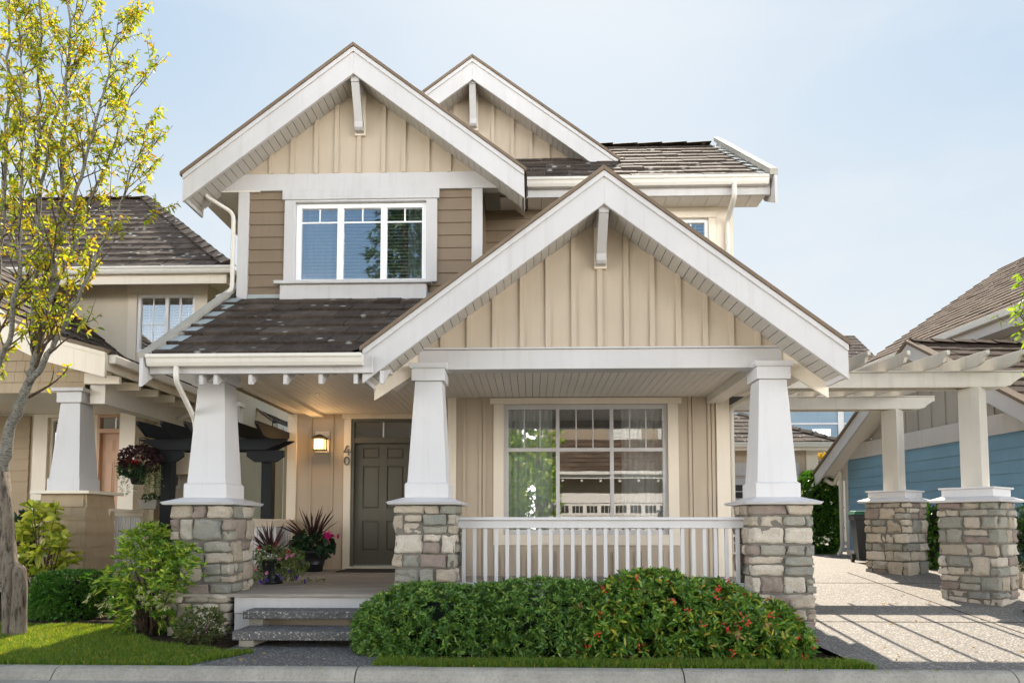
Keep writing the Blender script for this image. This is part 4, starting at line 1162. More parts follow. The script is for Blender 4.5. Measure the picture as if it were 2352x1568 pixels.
# left lawn
xl0 = -14
def lawn_edge(x):      # far edge of the lawn
    if x < -5.0: return 8.3
    if x < -3.9: return 8.3 - (x + 5.0) / 1.1 * 1.15
    if x < -2.9: return 7.15 - (x + 3.9) * .35
    return 6.8
def in_lawn(x, y):
    if y < YCB: return False
    if x > xp0 + (y - YCB) * .62 - .02: return False
    return y < lawn_edge(x) + .06 * noise.noise(Vector((x * 3, 0, 1)))
def in_strip(x, y):
    return -1.42 < x < 3.0 - (y - YCB) * .2 and YCB + .005 < y < 6.50 + .04 * noise.noise(Vector((x * 3, 0, 1)))
V = []; F = []; nx_, ny_ = 120, 26
for j in range(ny_ + 1):
    for i in range(nx_ + 1):
        x = -14 + (xp0 + .05 + 14) * i / nx_; yt = min(lawn_edge(x), YCB + max(.02, (xp0 - x) / -.62) if x > xp0 else 99)
        y = YCB + .002 + (lawn_edge(x) - YCB) * j / ny_
        V.append((x, y, zlawn(x, y) + .004 + .01))
for j in range(ny_):
    for i in range(nx_):
        a = j * (nx_ + 1) + i; F.append((a, a + 1, a + nx_ + 2, a + nx_ + 1))
m = MB(); m.add(V, F); struct(m.build('lawn', 'turf', smooth=True))
m = MB(); m.xy([(-1.44, YCB + .002), (3.0, YCB + .002), (2.94, 6.5), (-1.44, 6.5)], -.1, -.012); struct(m.build('lawn', 'turf'))
def grass(name, n, x0, x1, y0, y1, test, zf, h=.055):
    P = []
    while len(P) < n:
        for x, y in zip(rng.uniform(x0, x1, 4000), rng.uniform(y0, y1, 4000)):
            if test(x, y): P.append((x, y, zf(x, y)))
    P = np.array(P[:n]); k = len(P)
    a = rng.uniform(0, 2 * np.pi, k); wv = np.stack([np.cos(a), np.sin(a), 0 * a], 1) * .0036
    lean = rng.normal(size=(k, 3)) * .35; lean[:, 2] = 0
    hh = h * rng.uniform(.5, 1.25, k)
    patch = np.array([noise.noise(Vector((p[0] * 2, p[1] * 2, 7))) for p in P]); hh *= 1 + .45 * patch
    T = P + lean * hh[:, None] + np.array([0, 0, 1.]) * hh[:, None]
    Mi = P + lean * hh[:, None] * .3 + np.array([0, 0, 1.]) * hh[:, None] * .55
    V = np.stack([P - wv, P + wv, Mi + wv * .8, T, Mi - wv * .8], 1).reshape(-1, 3)
    b = np.arange(k)[:, None] * 5
    Fc = b + np.array([0, 1, 2, 4]); F2 = b + np.array([4, 2, 3, 3])
    me_v = V
    me = bpy.data.meshes.new(name)
    me.vertices.add(len(V)); me.vertices.foreach_set('co', V.astype(np.float32).ravel())
    tri = b + np.array([4, 2, 3])
    idx = np.concatenate([Fc.ravel(), tri.ravel()]); ls = np.concatenate([np.arange(0, 4 * k, 4), 4 * k + np.arange(0, 3 * k, 3)])
    me.loops.add(len(idx)); me.loops.foreach_set('vertex_index', idx.astype(np.int32))
    me.polygons.add(2 * k); me.polygons.foreach_set('loop_start', ls.astype(np.int32)); me.update(calc_edges=True)
    o = mk(name, me, 'grass_blade'); o['kind'] = 'stuff'; return o
grass('grass', 70000, -6.6, xp0 + .5, YCB, 8.4, in_lawn, lambda x, y: zlawn(x, y) + .008, .05)
grass('grass', 26000, -1.45, 3.0, YCB, 6.55, in_strip, lambda x, y: -.014, .05)
# dry leaves and crumbs on the kerb and bed
n = 170
P = np.stack([rng.uniform(-1.4, 3.0, n), rng.uniform(6.45, 6.7, n), np.full(n, -.02)], 1); D = rng.normal(size=(n, 3)); D[:, 2] *= .25
P[:, 2] += .015
struct(leaves('leaf_litter', P, D, 'leaf_dry', L=.06, W=.022, fold=.4), 'stuff')
n = 60
P = np.stack([rng.uniform(-5.2, 2.6, n), rng.uniform(6.2, 6.9, n), np.full(n, .035)], 1); P[:, 2] = [.038 + zlawn(q[0], q[1]) if q[0] < xp0 else .006 for q in P]; D = rng.normal(size=(n, 3)); D[:, 2] *= .2
struct(leaves('leaf_litter', P, D, 'leaf_dry', L=.045, W=.022, fold=.4), 'stuff')
n = 46
P = np.stack([rng.uniform(3.1, 5.2, n), rng.uniform(6.3, 10, n), np.full(n, 0.)], 1); P[:, 2] = [zdrive(q[0], q[1]) + .008 for q in P]; D = rng.normal(size=(n, 3)); D[:, 2] *= .15
struct(leaves('leaf_litter', P, D, 'leaf_dry', L=.04, W=.02, fold=.4), 'stuff')
n = 34
P = np.stack([rng.uniform(-4.8, 4, n), rng.uniform(6.13, 6.2, n), np.full(n, -.002)], 1); D = rng.normal(size=(n, 3)); D[:, 2] *= .1
struct(leaves('leaf_litter', P, D, 'leaf_bright', L=.03, W=.018, fold=.3), 'stuff')

# ================================================================== white pergola beside the drive
PG = thing('pergola', 'white timber pergola beside the driveway on two stone piers', 'pergola', (6, 9.4, .3))
ang = R(38)
pyl = []
for (q, Y, zb) in ((2246, 9.4, None), (2059, 11.75, None)):
    x = px(q, Y, 1250); zg = zdrive(x, Y) - .06
    zcp = 1.25 + (1203 - 1155) / 1601 * Y
    pedestal('stone_pier', x, Y, .345, zg, zcp, PG, ang, 51 + int(Y))
    M = Matrix.Translation((x, Y, 0)) @ Matrix.Rotation(ang, 4, 'Z')
    m = MB(); m.frust(0, 0, zcp, .41, zcp + .03, .425, M); m.frust(0, 0, zcp + .03, .425, zcp + .075, .31, M)
    m.build('pier_cap', 'white_column', PG, .004)
    m = MB(); m.frust(0, 0, zcp + .05, .30, zcp + .17, .30, M); m.frust(0, 0, zcp + .17, .325, zcp + .195, .33, M); m.build('post_base', 'white_column', PG, .004)
    zt = pz(893 if Y < 10 else 942, Y, q)
    m = MB(); m.frust(0, 0, zcp + .19, .125, zt, .125, M); m.build('post', 'weathered_white', PG, .005)
    pyl.append((x, Y, zt))
def scroll(x0, x1, z0, z1, cut=.26):
    return [(x0, z0), (x1 - cut, z0), (x1 - cut * .62, z0 + (z1 - z0) * .12), (x1 - cut * .5, z0 + (z1 - z0) * .30), (x1 - cut * .12, z0 + (z1 - z0) * .62), (x1, z0 + (z1 - z0) * .66), (x1, z1), (x0, z1)]
for (x, Y, zt), xend in zip(pyl, (2335, 2135)):
    x1 = px(xend, Y, 870); z1 = zt + .20
    for dy in (-.13, .07):
        m = MB(); m.xz(scroll(xWr + .05, x1, zt, z1), Y + dy, Y + dy + .06); m.build('beam', 'weathered_white', PG, .005)
    m = MB(); m.box(xWr + .05, x1 - .01, Y - .15, Y + .15, z1 + .001, z1 + .018); m.build('beam_cap', 'weathered_white', PG, .003)
zr0 = pyl[0][2] + .219
for q in (1840, 1905, 1985, 2075, 2165, 2255, 2335):
    x = px(q, 8.85, 830); slope = (pyl[1][2] - pyl[0][2]) / (pyl[1][1] - pyl[0][1])
    za = lambda y: zr0 + (y - 9.4) * slope + .004
    m = MB()
    ya, yb = 8.72, 12.35
    m.yz([(ya + .22, za(ya + .22)), (ya + .10, za(ya + .1) + .03), (ya + .06, za(ya) + .09), (ya, za(ya) + .115), (ya, za(ya) + .165), (yb, za(yb) + .165), (yb, za(yb) + .1), (yb - .25, za(yb - .25))], x - .02, x + .02)
    m.build('rafter', 'weathered_white', PG, .003)

# ================================================================== blue neighbour on the right
BH = thing('blue_house', 'blue sided house with grey gable and brown tiled roofs across the driveway', 'house', (8.5, 14, 0))
a_ = math.atan(.0875); ux = Vector((math.sin(a_), -math.cos(a_), 0))     # along the wall towards us
P0 = Vector((7.41, 16.6, 0)); LW = 6.6
# local frame: x along the wall (towards the camera), -y outwards (-X), z up
Mb = Matrix.Translation(P0) @ Matrix.Rotation(math.atan2(ux.y, ux.x), 4, 'Z')
zg = .40; zfr0 = pz(1040, 16.4, 1910) - .18
gz_ = zfr0 + .02
lap_side('garage_wall', Mb @ Matrix.Translation((.12, 0, 0)), LW - .24, zg + .25, gz_, 'blue_lap', BH, .205)
m = MB(); m.box(0, .12, -.03, .1, zg, gz_, Mb); m.box(LW - .12, LW, -.03, .1, zg, gz_, Mb); m.build('corner_board', 'white_trim', BH, .004)
m = MB(); m.box(0, LW, -.035, .1, zg - .3, zg + .249, Mb); m.build('base_board', 'cream_trim', BH, .004)
m = MB(); m.box(-.15, LW + .15, -.04, .1, gz_, gz_ + .34, Mb); m.build('frieze_board', 'white_trim', BH, .004)
m = MB(); m.box(.05, LW - .05, .02, .2, zg - .3, gz_, Mb); m.box(.05, LW - .05, 6, 6.1, zg - .3, gz_ + .2, Mb); m.box(LW - .1, LW - .02, .1, 6, zg - .3, gz_, Mb); m.box(.02, .1, .1, 6, zg - .3, gz_, Mb); m.build('side_wall', 'stucco_blue', BH)
zap = pz(792, 13.5, 2085); xm = LW / 2 - .12; slg = .60
zl_ = lambda x: zap - abs(x - xm) * slg
gw = MB(); kx = (zap - .32 - gz_ - .34) / slg
gw.prism([(xm - kx, -.01, gz_ + .34), (xm + kx, -.01, gz_ + .34), (xm, -.01, zap - .32)], (0, .12, 0), Mb)
x = xm - kx + .1
while x < xm + kx:
    if abs(x - xm) < kx - .05: gw.box(x - .03, x + .03, -.035, -.01, gz_ + .34, zap - .32 - abs(x - xm) * slg, Mb)
    x += .40
gw.build('gable_wall', 'grey_batten', BH)
for sg in (-1, 1):
    xe = xm + sg * (LW / 2 + .45)
    m = MB(); m.prism([(xm, -.48, zap), (xe, -.48, zl_(xe)), (xe, -.48, zl_(xe) - .30), (xm, -.48, zap - .30)], (0, .05, 0), Mb); m.build('barge_board', 'white_trim', BH, .005)
    m = MB(); m.prism([(xm, -.52, zap + .004), (xe, -.52, zl_(xe) + .004), (xe, -.52, zl_(xe) + .06), (xm, -.52, zap + .06)], (0, .2, 0), Mb); m.build('rake_edge', 'rake_brown', BH)
    m = MB(); m.prism([(xm, -.43, zap - .10), (xe, -.43, zl_(xe) - .10), (xe, -.43, zl_(xe) - .15), (xm, -.43, zap - .15)], (0, 6.9, 0), Mb); m.build('soffit', 'soffit', BH)
    E = Mb @ Vector((xe, -.40, zl_(xe))); Uv = (Mb.to_3x3() @ Vector((0, 1, 0))); S = Mb.to_3x3() @ Vector((-sg, 0, slg))
    tiles('roof_slope', E, Uv, S, 7, math.hypot(LW / 2 + .45, (LW / 2 + .45) * slg), 'roof_tile_brown', BH)
ridge_caps('ridge_cap', Mb @ Vector((xm, -.4, zap + .04)), Mb @ Vector((xm, 6.6, zap + .04)), 'roof_tile_brown', BH, .4, .14)
m = MB(); c = Mb @ Vector((xm + .35, -.49, zap - .24));
m.prism([(xm - .10, -.5, zap - .56), (xm + .10, -.5, zap - .56), (xm, -.5, zap - .44)], (0, .015, 0), Mb); m.build('gable_vent', 'metal_dark', BH)
T = lambda x, y, z: Mb @ Vector((x, y, z))
pipe('downspout', [T(-.42, -.30, zl_(-.45) - .2), T(-.3, -.14, zl_(-.45) - .34), T(-.06, -.10, gz_ - .25), T(-.06, -.10, zg + .3), T(-.06, -.22, zg + .05), T(-.06, -.3, zg + .02)], .05, BH)
pipe('downspout', [T(LW + .2, -.4, gz_ + .15), T(LW - .04, -.11, gz_ - .15), T(LW - .04, -.11, zg - .3)], .05, BH)
# main roof behind and above
e0 = Vector((9.23, 20, 0)); eU = ux; zE2 = 1.25 + 4.36
eS = Vector((math.cos(a_), math.sin(a_), .68))
E = e0.copy(); E.z = zE2
tiles('roof_slope', E, eU, eS, 12, 5.6, 'roof_tile_brown', BH, course=.30)
T2 = lambda a, b, z: Vector((e0.x, e0.y, 0)) + eU * a + Vector((math.cos(a_), math.sin(a_), 0)) * b + Vector((0, 0, z))
def slab(name, a0, a1, b0, b1, z0, z1, mat):
    m = MB(); q = [T2(a0, b0, z0), T2(a1, b0, z0), T2(a1, b1, z0), T2(a0, b1, z0)]
    m.hexa(q, [p + Vector((0, 0, z1 - z0)) for p in q]); return m.build(name, mat, BH, .004)
slab('gutter', -.05, 12, -.13, 0, zE2 - .14, zE2 - .005, 'gutter'); slab('eave_fascia', -.05, 12, .01, .06, zE2 - .36, zE2 - .05, 'white_trim')
slab('eave_soffit', -.05, 12, .061, .7, zE2 - .34, zE2 - .30, 'soffit')
slab('upper_wall', .2, 12, .6, .75, 2.5, zE2 - .30, 'blue_lap'); slab('frieze_board', .2, 12, .56, .599, zE2 - .62, zE2 - .341, 'white_trim')
slab('corner_board', 4.62, 4.85, .55, .599, 2.5, zE2 - .63, 'white_trim')
slab('window_trim', 5.25, 6.6, .55, .599, 3.2, zE2 - .75, 'white_trim'); slab('pane', 5.38, 6.47, .54, .549, 3.3, zE2 - .86, 'metal_dark')
m = MB(); q0 = [T2(0, 0, zE2 - .02), T2(12, 0, zE2 - .02), T2(12, 4.6, zE2 + 4.6 * .68 - .02), T2(0, 4.6, zE2 + 4.6 * .68 - .02)]
m.hexa([p - Vector((0, 0, .12)) for p in q0], q0); m.build('roof_deck', 'rubber', BH)
m = MB(); q0 = [T2(0, 4.6, zE2 + 4.6 * .68 - .02), T2(12, 4.6, zE2 + 4.6 * .68 - .02), T2(12, 9.2, zE2 - .02), T2(0, 9.2, zE2 - .02)]
m.hexa([p - Vector((0, 0, .12)) for p in q0], q0); m.build('roof_slope', 'roof_tile_brown', BH)
m = MB(); m.prism([T2(.2, .7, 0), T2(.2, .7, zE2 - .2), T2(.2, 4.6, zE2 + 4.6 * .68 - .2), T2(.2, 8.5, zE2 - .2), T2(.2, 8.5, 0)], eU * .15); m.build('upper_wall', 'stucco_blue', BH)

# bins against the blue wall
def bin_(name, label, x, y, rot, lidmat, h=1.0):
    t = thing(name, label, 'bin', (x, y, zdrive(x, y)), None); M = Matrix.Translation((x, y, zdrive(x, y))) @ Matrix.Rotation(rot, 4, 'Z')
    m = MB(); m.hexa([(-.19, -.21, .06), (.19, -.21, .06), (.19, .2, .06), (-.19, .2, .06)], [(-.25, -.29, h - .1), (.25, -.29, h - .1), (.25, .27, h - .1), (-.25, .27, h - .1)], M)
    m.hexa([(-.265, -.31, h - .16), (.265, -.31, h - .16), (.265, .29, h - .16), (-.265, .29, h - .16)], [(-.275, -.32, h - .06), (.275, -.32, h - .06), (.275, .30, h - .06), (-.275, .30, h - .06)], M)
    m.box(-.12, .12, -.245, -.20, .10, .34, M)
    m.build('bin_body', 'bin_plastic', t, .012)
    m = MB(); m.hexa([(-.285, -.34, h - .058), (.285, -.34, h - .058), (.285, .31, h - .058), (-.285, .31, h - .058)], [(-.25, -.30, h + .015), (.25, -.30, h + .015), (.25, .29, h + .03), (-.25, .29, h + .03)], M)
    m.build('bin_lid', lidmat, t, .015)
    for sx in (-1, 1):
        w_ = MB(); w_.tube([(sx * .20, .22, .1), (sx * .25, .22, .1)], .1, 16); o = w_.build('wheel', 'rubber', t); o.data.transform(M)
    m = MB(); m.tube([M @ Vector((-.22, .34, h - .1)), M @ Vector((.22, .34, h - .1))], .015); m.build('handle', 'bin_plastic', t)
    m = MB(); cA = [(.05 * math.cos(k * .35 + .6), .05 * math.sin(k * .35 + .6)) for k in range(15)]
    zf = lambda z: -.21 - (.08) * (z - .06) / (h - .16) - .004
    for p, q in zip(cA[:-1], cA[1:]): m.tube([M @ Vector((p[0], zf(h - .36 + p[1]), h - .36 + p[1])), M @ Vector((q[0], zf(h - .36 + q[1]), h - .36 + q[1]))], .006, 4)
    for k in range(3): m.box(-.05, .05, zf(h - .46 - k * .03) - .004, zf(h - .46 - k * .03) + .01, h - .47 - k * .03, h - .455 - k * .03, M)
    m.build('printed_emblem', 'pale_marks', t)
    return t
bin_('wheelie_bin', 'dark wheeled bin with a green lid beside the blue wall', px(1987, 13.9), 13.9, R(-14), 'bin_lid')
bin_('wheelie_bin', 'black lidded wheeled bin half hidden between the two stone piers', px(2148, 12.7), 12.7, R(-8), 'bin_plastic', 1.02)

# ================================================================== buildings behind the drive
GR = thing('garage', 'small cream garage with hipped brown roof at the end of the driveway', 'garage', (7, 22, .4))
yg = 22.0; xg1 = px(1878, yg); xgl = 2.2; ze = pz(1022, yg - .5, 1800); zgg = .45
m = MB(); panel(m, xgl, xg1, zgg - .6, ze, yg, .15); xb = [xg1 - .2 - .55 * k for k in range(12)]; battens(m, [b for b in xb if b > 7.8], zgg, ze, yg, .05, .02)
m.box(xg1 - .15, xg1, yg + .15, yg + 6, zgg - .6, ze); m.box(xgl, xgl + .15, yg + .15, yg + 6, zgg - .6, ze); m.box(xgl, xg1, yg + 6, yg + 6.1, zgg - .6, ze); m.build('wall', 'tan_batten', GR)
m = MB(); m.box(xg1 - .35, xg1 + .02, yg - .04, yg - .001, zgg, ze); m.build('corner_board', 'cream_trim', GR, .004)
m = MB(); gx0, gx1 = px(1660, yg), px(1835, yg); gzt = pz(1092, yg, 1700)
m.box(gx0 - 1.5, gx1, yg - .045, yg - .001, gzt, gzt + .4); m.box(gx1 - .2, gx1, yg - .04, yg - .001, zgg, gzt - .001); m.build('door_trim', 'white_trim', GR, .005)
GD = part_root('garage_door', GR); m = MB(); z = zgg
while z < gzt - .05: m.box(gx0 - 1.3, gx1 - .201, yg - .025, yg - .001, z, min(z + .43, gzt - .03)); z += .45
m.build('door_panel', 'white_trim', GD, .01)
m = MB(); kx = px(1684, yg)
for k in range(3):
    for i in range(2):
        for j in range(2):
            m.box(kx + k * .9 + i * .34 + .02, kx + k * .9 + i * .34 + .32, yg - .034, yg - .026, gzt - .55 + j * .22 - .15, gzt - .55 + j * .22 + .04)
m.build('pane', 'metal_dark', GD)
xe, ye = xg1 + .45, yg - .55; sp = 1.6
gutter('gutter', xgl - .3, xe, ye + .02, ze + .08, GR, d=.14, h=.15)
m = MB(); m.box(xgl - .3, xe - .02, ye + .03, ye + .07, ze - .16, ze + .06); m.box(xgl - .3, xe - .02, ye + .071, yg + 6, ze - .1, ze - .06); m.build('eave_fascia', 'cream_trim', GR, .005)
hs = .52
tiles('roof_slope', (xgl - .3, ye, ze + .1), (1, 0, 0), (0, 1, hs), xe - xgl + .3, 2.6, 'roof_tile', GR, course=.36, clips=[((xe, ye, 0), (1, 1, 0))])
tiles('roof_slope', (xe, yg + 6, ze + .1), (0, -1, 0), (-1, 0, hs), 6.6, 2.6, 'roof_tile', GR, course=.36, clips=[((xe, ye, 0), (-1, -1, 0))])
ridge_caps('hip_cap', (xe, ye, ze + .14), (xe - 2.3, ye + 2.3, ze + .14 + 2.3 * hs), 'roof_tile', GR, .42, .14)
m = MB(); m.hexa([(xgl - .2, ye + .05, ze + .06), (xe - .05, ye + .05, ze + .06), (xe - .05, yg + 6, ze + .06), (xgl - .2, yg + 6, ze + .06)],
                 [(xgl - .2, ye + 2.3, ze + .06 + 2.25 * hs), (xe - 2.3, ye + 2.3, ze + .06 + 2.25 * hs), (xe - 2.3, yg + 5, ze + .06 + 2.25 * hs), (xgl - .2, yg + 5, ze + .06 + 2.25 * hs)]); m.build('roof_deck', 'rubber', GR)
# carriage lamp on the garage
LA2 = part_root('wall_lamp', GR); lx2 = px(1850, yg - .15); lzt = pz(1080, yg - .15, 1850)
m = MB(); m.frust(lx2, yg - .18, lzt - .12, .15, lzt, .03)
for sx in (-1, 1):
    for sy in (-1, 1): m.box(lx2 + sx * .11 - .01, lx2 + sx * .11 + .01, yg - .18 + sy * .11 - .01, yg - .18 + sy * .11 + .01, lzt - .48, lzt - .121)
m.box(lx2 - .13, lx2 + .13, yg - .31, yg - .05, lzt - .5, lzt - .481); m.box(lx2 - .03, lx2 + .03, yg - .05, yg - .001, lzt - .3, lzt - .2); m.build('lantern_cage', 'metal_dark', LA2)
m = MB(); m.box(lx2 - .095, lx2 + .095, yg - .275, yg - .085, lzt - .48, lzt - .13); m.build('lantern_glass', 'glass', LA2)
# stucco house beyond
SH = thing('stucco_house', 'grey blue stucco house seen above the garage roof behind the pergola beam', 'house', (12, 31, 0))
xa, xb_ = px(1690, 31), px(1975, 31)
m = MB(); m.box(xa, xb_, 31, 38, -.2, pz(915, 31, 1880)); m.build('wall', 'stucco_blue', SH)
m = MB(); m.box(xa - .2, xb_ + .2, 30.96, 30.999, pz(972, 31, 1880) - .05, pz(972, 31, 1880) + .02); m.box(px(1928, 31), px(1941, 31), 30.95, 30.999, 2, pz(915, 31, 1880)); m.build('band_board', 'white_trim', SH)
m = MB(); xw0, xw1 = px(1868, 31), px(1910, 31); zw1 = pz(985, 31, 1890); m.box(xw0, xw1, 30.94, 30.99, zw1 - 1.3, zw1); wf = m.build('window_frame', 'vinyl', SH)
m = MB(); m.box(xw0 + .08, (xw0 + xw1) / 2 - .03, 30.93, 30.939, zw1 - 1.2, zw1 - .08); m.box((xw0 + xw1) / 2 + .03, xw1 - .08, 30.93, 30.939, zw1 - 1.2, zw1 - .08); m.build('pane', 'glass_upper', wf)
m = MB(); zz = pz(915, 31, 1880); m.hexa([(xa - .5, 30.5, zz), (xb_ + .5, 30.5, zz), (xb_ + .5, 38.5, zz), (xa - .5, 38.5, zz)], [(xa + 2, 33.5, zz + 1.2), (xb_ - 2, 33.5, zz + 1.2), (xb_ - 2, 35.5, zz + 1.2), (xa + 2, 35.5, zz + 1.2)]); m.build('roof', 'roof_tile', SH)
FH = thing('distant_house', 'distant house with a dark hipped tile roof between the two houses', 'house', (15, 40, 0))
yf = 40; xf0, xf1, xfr = px(1780, yf, 800), px(2040, yf, 800), px(1962, yf + 4, 775); zf0, zf1 = pz(850, yf, 1950), pz(771, yf + 4, 1962)
m = MB(); m.box(xf0 + .5, xf1 - .5, yf + .6, yf + 8, -.2, zf0); m.build('wall', 'stucco', FH)
sF = math.hypot(4, zf1 - zf0)
tiles('roof_slope', (xf0, yf, zf0), (1, 0, 0), (0, 4, zf1 - zf0), xf1 - xf0, sF, 'roof_tile', FH, course=.45, tw=.5, clips=[((xf1, yf, 0), (4, xf1 - xfr, 0))])
m = MB(); m.hexa([(xf0, yf + .1, zf0), (xf1, yf + .1, zf0), (xf1, yf + 8, zf0), (xf0, yf + 8, zf0)], [(xf0, yf + 3.9, zf1 - .1), (xfr, yf + 3.9, zf1 - .1), (xfr, yf + 4.1, zf1 - .1), (xf0, yf + 4.1, zf1 - .1)]); m.build('roof_deck', 'roof_tile', FH)
# low roof glimpsed beside the hedge
LR = thing('shed', 'low shed with a brown tiled roof behind the clipped hedge', 'shed', (9.5, 25, .4))
x0, x1 = px(1881, 25), px(1960, 25); z0 = pz(1060, 25, 1900); z1 = pz(1035, 26.5, 1900)
m = MB(); m.box(x0, x1 + 1, 25.3, 28, 0, z0); m.build('wall', 'stucco', LR)
m = MB(); m.box(x0 - .1, x1 + 1, 24.95, 25.0, z0 - .15, z0 + .02); m.build('gutter', 'gutter', LR)
tiles('roof_slope', (x0 - .1, 25, z0), (1, 0, 0), (0, 1.5, z1 - z0), x1 - x0 + 1, math.hypot(1.5, z1 - z0), 'roof_tile_brown', LR)
m = MB(); m.hexa([(x0 - .1, 25, z0 - .05), (x1 + 1, 25, z0 - .05), (x1 + 1, 28, z0 - .05), (x0 - .1, 28, z0 - .05)], [(x0 - .1, 26.4, z1 - .02), (x1 + 1, 26.4, z1 - .02), (x1 + 1, 26.6, z1 - .02), (x0 - .1, 26.6, z1 - .02)]); m.build('roof_deck', 'rubber', LR)
# ================================================================== left neighbour
NH = thing('neighbour_house', 'beige stucco and shingle house with brown tiled hip roof and peach door', 'house', (-7, 12, 0))
YNG = 10.25; YNB = 9.6
# porch gable wall of shingles with a flared barge board
def nb(x, y, Y=YNB): v = at(x / 2.851 / 1.27551, (y / 2.851 + 700) / 1.27551, Y); return (v.x, v.z)
top = [nb(880, 945), nb(620, 875), nb(340, 800), nb(0, 640)]
x3, z3 = top[-1]; rx = -9.7; rz = z3 + (x3 - rx) * .82
top.append((rx, rz)); hbn = .36
prof = top + [(2 * rx - x, z) for x, z in top[::-1][1:]]
def shingles(name, x0, x1, zf0, zf1, Y, parent, exp=.165, mat='shingle_tan', seed=3):
    """zf0/zf1 give the wall's bottom and top height at x"""
    rnd = random.Random(seed); mb = MB(); z = min(zf0(x0), zf0(x1)); zmax = max(zf1(x0 + (x1 - x0) * i / 20) for i in range(21)); r = 0
    while z < zmax:
        x = x0 - rnd.uniform(0, .15)
        while x < x1:
            w_ = rnd.choice((.14, .2, .26)); a, b = max(x, x0), min(x + w_ - .004, x1); x += w_
            if b - a < .02: continue
            t = min(z + exp, zf1((a + b) / 2)); lo = max(z, zf0((a + b) / 2))
            if t - lo < .02: continue
            j = rnd.uniform(-.003, .003)
            mb.yz([(Y - .024 + j, lo), (Y + .01, lo), (Y + .01, t), (Y - .006, t)], a, b)
        z += exp; r += 1
    return mb.build(name, mat, parent)
def ztop_at(x):
    for (a, za), (b, zb) in zip(prof[:-1], prof[1:]):
        if (a - x) * (b - x) <= 0 and a != b: return za + (zb - za) * (x - a) / (b - a) - .05
    return -9
gb0 = nb(705, 1285, YNG)[1]; gb1 = nb(935, 1210, YNG)
xrg = gb1[0]
zlow = lambda x: gb0 if x < nb(705, 1285, YNG)[0] else gb1[1]
shingles('gable_wall', 2 * rx - xrg, xrg, zlow, lambda x: max(zlow(x), min(ztop_at(x), 9)), YNG, NH)
for half in (prof[:5], prof[4:]):
    m = MB()
    for (a, za), (b, zb) in zip(half[:-1], half[1:]): m.xz([(a, za), (b, zb), (b, zb - hbn), (a, za - hbn)], YNB, YNB + .05)
    m.build('barge_board', 'cream_trim', NH, .004)
    m = MB()
    for (a, za), (b, zb) in zip(half[:-1], half[1:]): m.xz([(a, za), (b, zb), (b, zb - .06), (a, za - .06)], YNB - .018, YNB - .001)
    m.build('barge_trim', 'cream_trim', NH)
    m = MB()
    for (a, za), (b, zb) in zip(half[:-1], half[1:]): m.xz([(a, za + .004), (b, zb + .004), (b, zb + .055), (a, za + .055)], YNB - .03, YNB + .12)
    m.build('rake_edge', 'rake_brown', NH)
    m = MB()
    for (a, za), (b, zb) in zip(half[:-1], half[1:]): m.xz([(a, za - .01), (b, zb - .01), (b, zb - .10), (a, za - .10)], YNB + .13, 13.1)
    m.build('roof_deck', 'soffit', NH)
# right slope of the low gable : three facets of tiles, courses run front to back
for i in range(4):
    (a, za), (b, zb) = top[i], top[i + 1]; L = math.hypot(b - a, zb - za)
    tiles('roof_slope', (a, YNB + .1, za), (0, 1, 0), (b - a, 0, zb - za), 3.42, L, 'roof_tile_brown' if i == 9 else 'roof_tile', NH, course=L / max(1, round(L / .31)))
    (a, za), (b, zb) = (2 * rx - a, za), (2 * rx - b, zb)
    if i > 1: tiles('roof_slope', (a, YNB + .1, za), (0, 1, 0), (b - a, 0, zb - za), 3.42, L, 'roof_tile', NH)
xe_, ze_ = top[0]
m = MB(); m.box(xe_ + .004, xe_ + .12, YNB + .06, 13.15, ze_ - .15, ze_ - .02); m.build('gutter', 'gutter', NH, .02)
m = MB(); m.box(xe_ - .05, xe_, YNB + .051, 13.15, ze_ - .25, ze_ - .03); m.build('eave_fascia', 'cream_trim', NH, .004)
for k in range(6):
    y = 10.05 + k * .52; m = MB(); m.xz([(xe_ - .06, ze_ - .25), (xe_ - .06, ze_ - .36), (xrg - .3, ze_ - .36), (xrg - .3, ze_ - .2)], y, y + .06); m.build('rafter_tail', 'cream_trim', NH)
# porch column
cx0, cx1 = px(213 / 1.568 / 1.27551, 10.1, 1090), px(370 / 1.568 / 1.27551, 10.1, 1090)
cxn = (cx0 + cx1) / 2; cyn = 10.1 + .245
NC = part_root('porch_column', NH)
zN = lambda q, Y=10.1: pz((1000 + q / 1.568) / 1.27551, Y, 240)
zc0 = zN(697, 9.95)
def shingle_pier(cx, cy, h0, h1, z0, z1, parent):
    mb = MB(); n = max(1, round((z1 - z0) / .19)); e = (z1 - z0) / n; rnd = random.Random(5)
    for i in range(n):
        a, b = z0 + i * e, z0 + (i + 1) * e; ha = h0 + (h1 - h0) * i / n; hb_ = h0 + (h1 - h0) * (i + 1) / n
        for sd in range(4):
            M = Matrix.Translation((cx, cy, 0)) @ Matrix.Rotation(sd * math.pi / 2, 4, 'Z'); x = -ha
            while x < ha:
                w_ = rnd.choice((.12, .17, .24)); c, d = x, min(x + w_ - .003, ha); x += w_
                if d - c < .03: continue
                j = rnd.uniform(0, .004); f = hb_ / ha
                mb.hexa([(c, -ha - .022 - j, a), (d, -ha - .022 - j, a), (d, -ha + .03, a), (c, -ha + .03, a)], [(c * f, -hb_ - .004, b), (d * f, -hb_ - .004, b), (d * f, -hb_ + .03, b), (c * f, -hb_ + .03, b)], M)
    mb.frust(cx, cy, z0, h0 - .002, z1, h1 - .002)
    return mb.build('shingled_pier', 'shingle_tan', parent)
shingle_pier(cxn + .04, cyn + .06, .37, .335, -.05, zc0, NC)
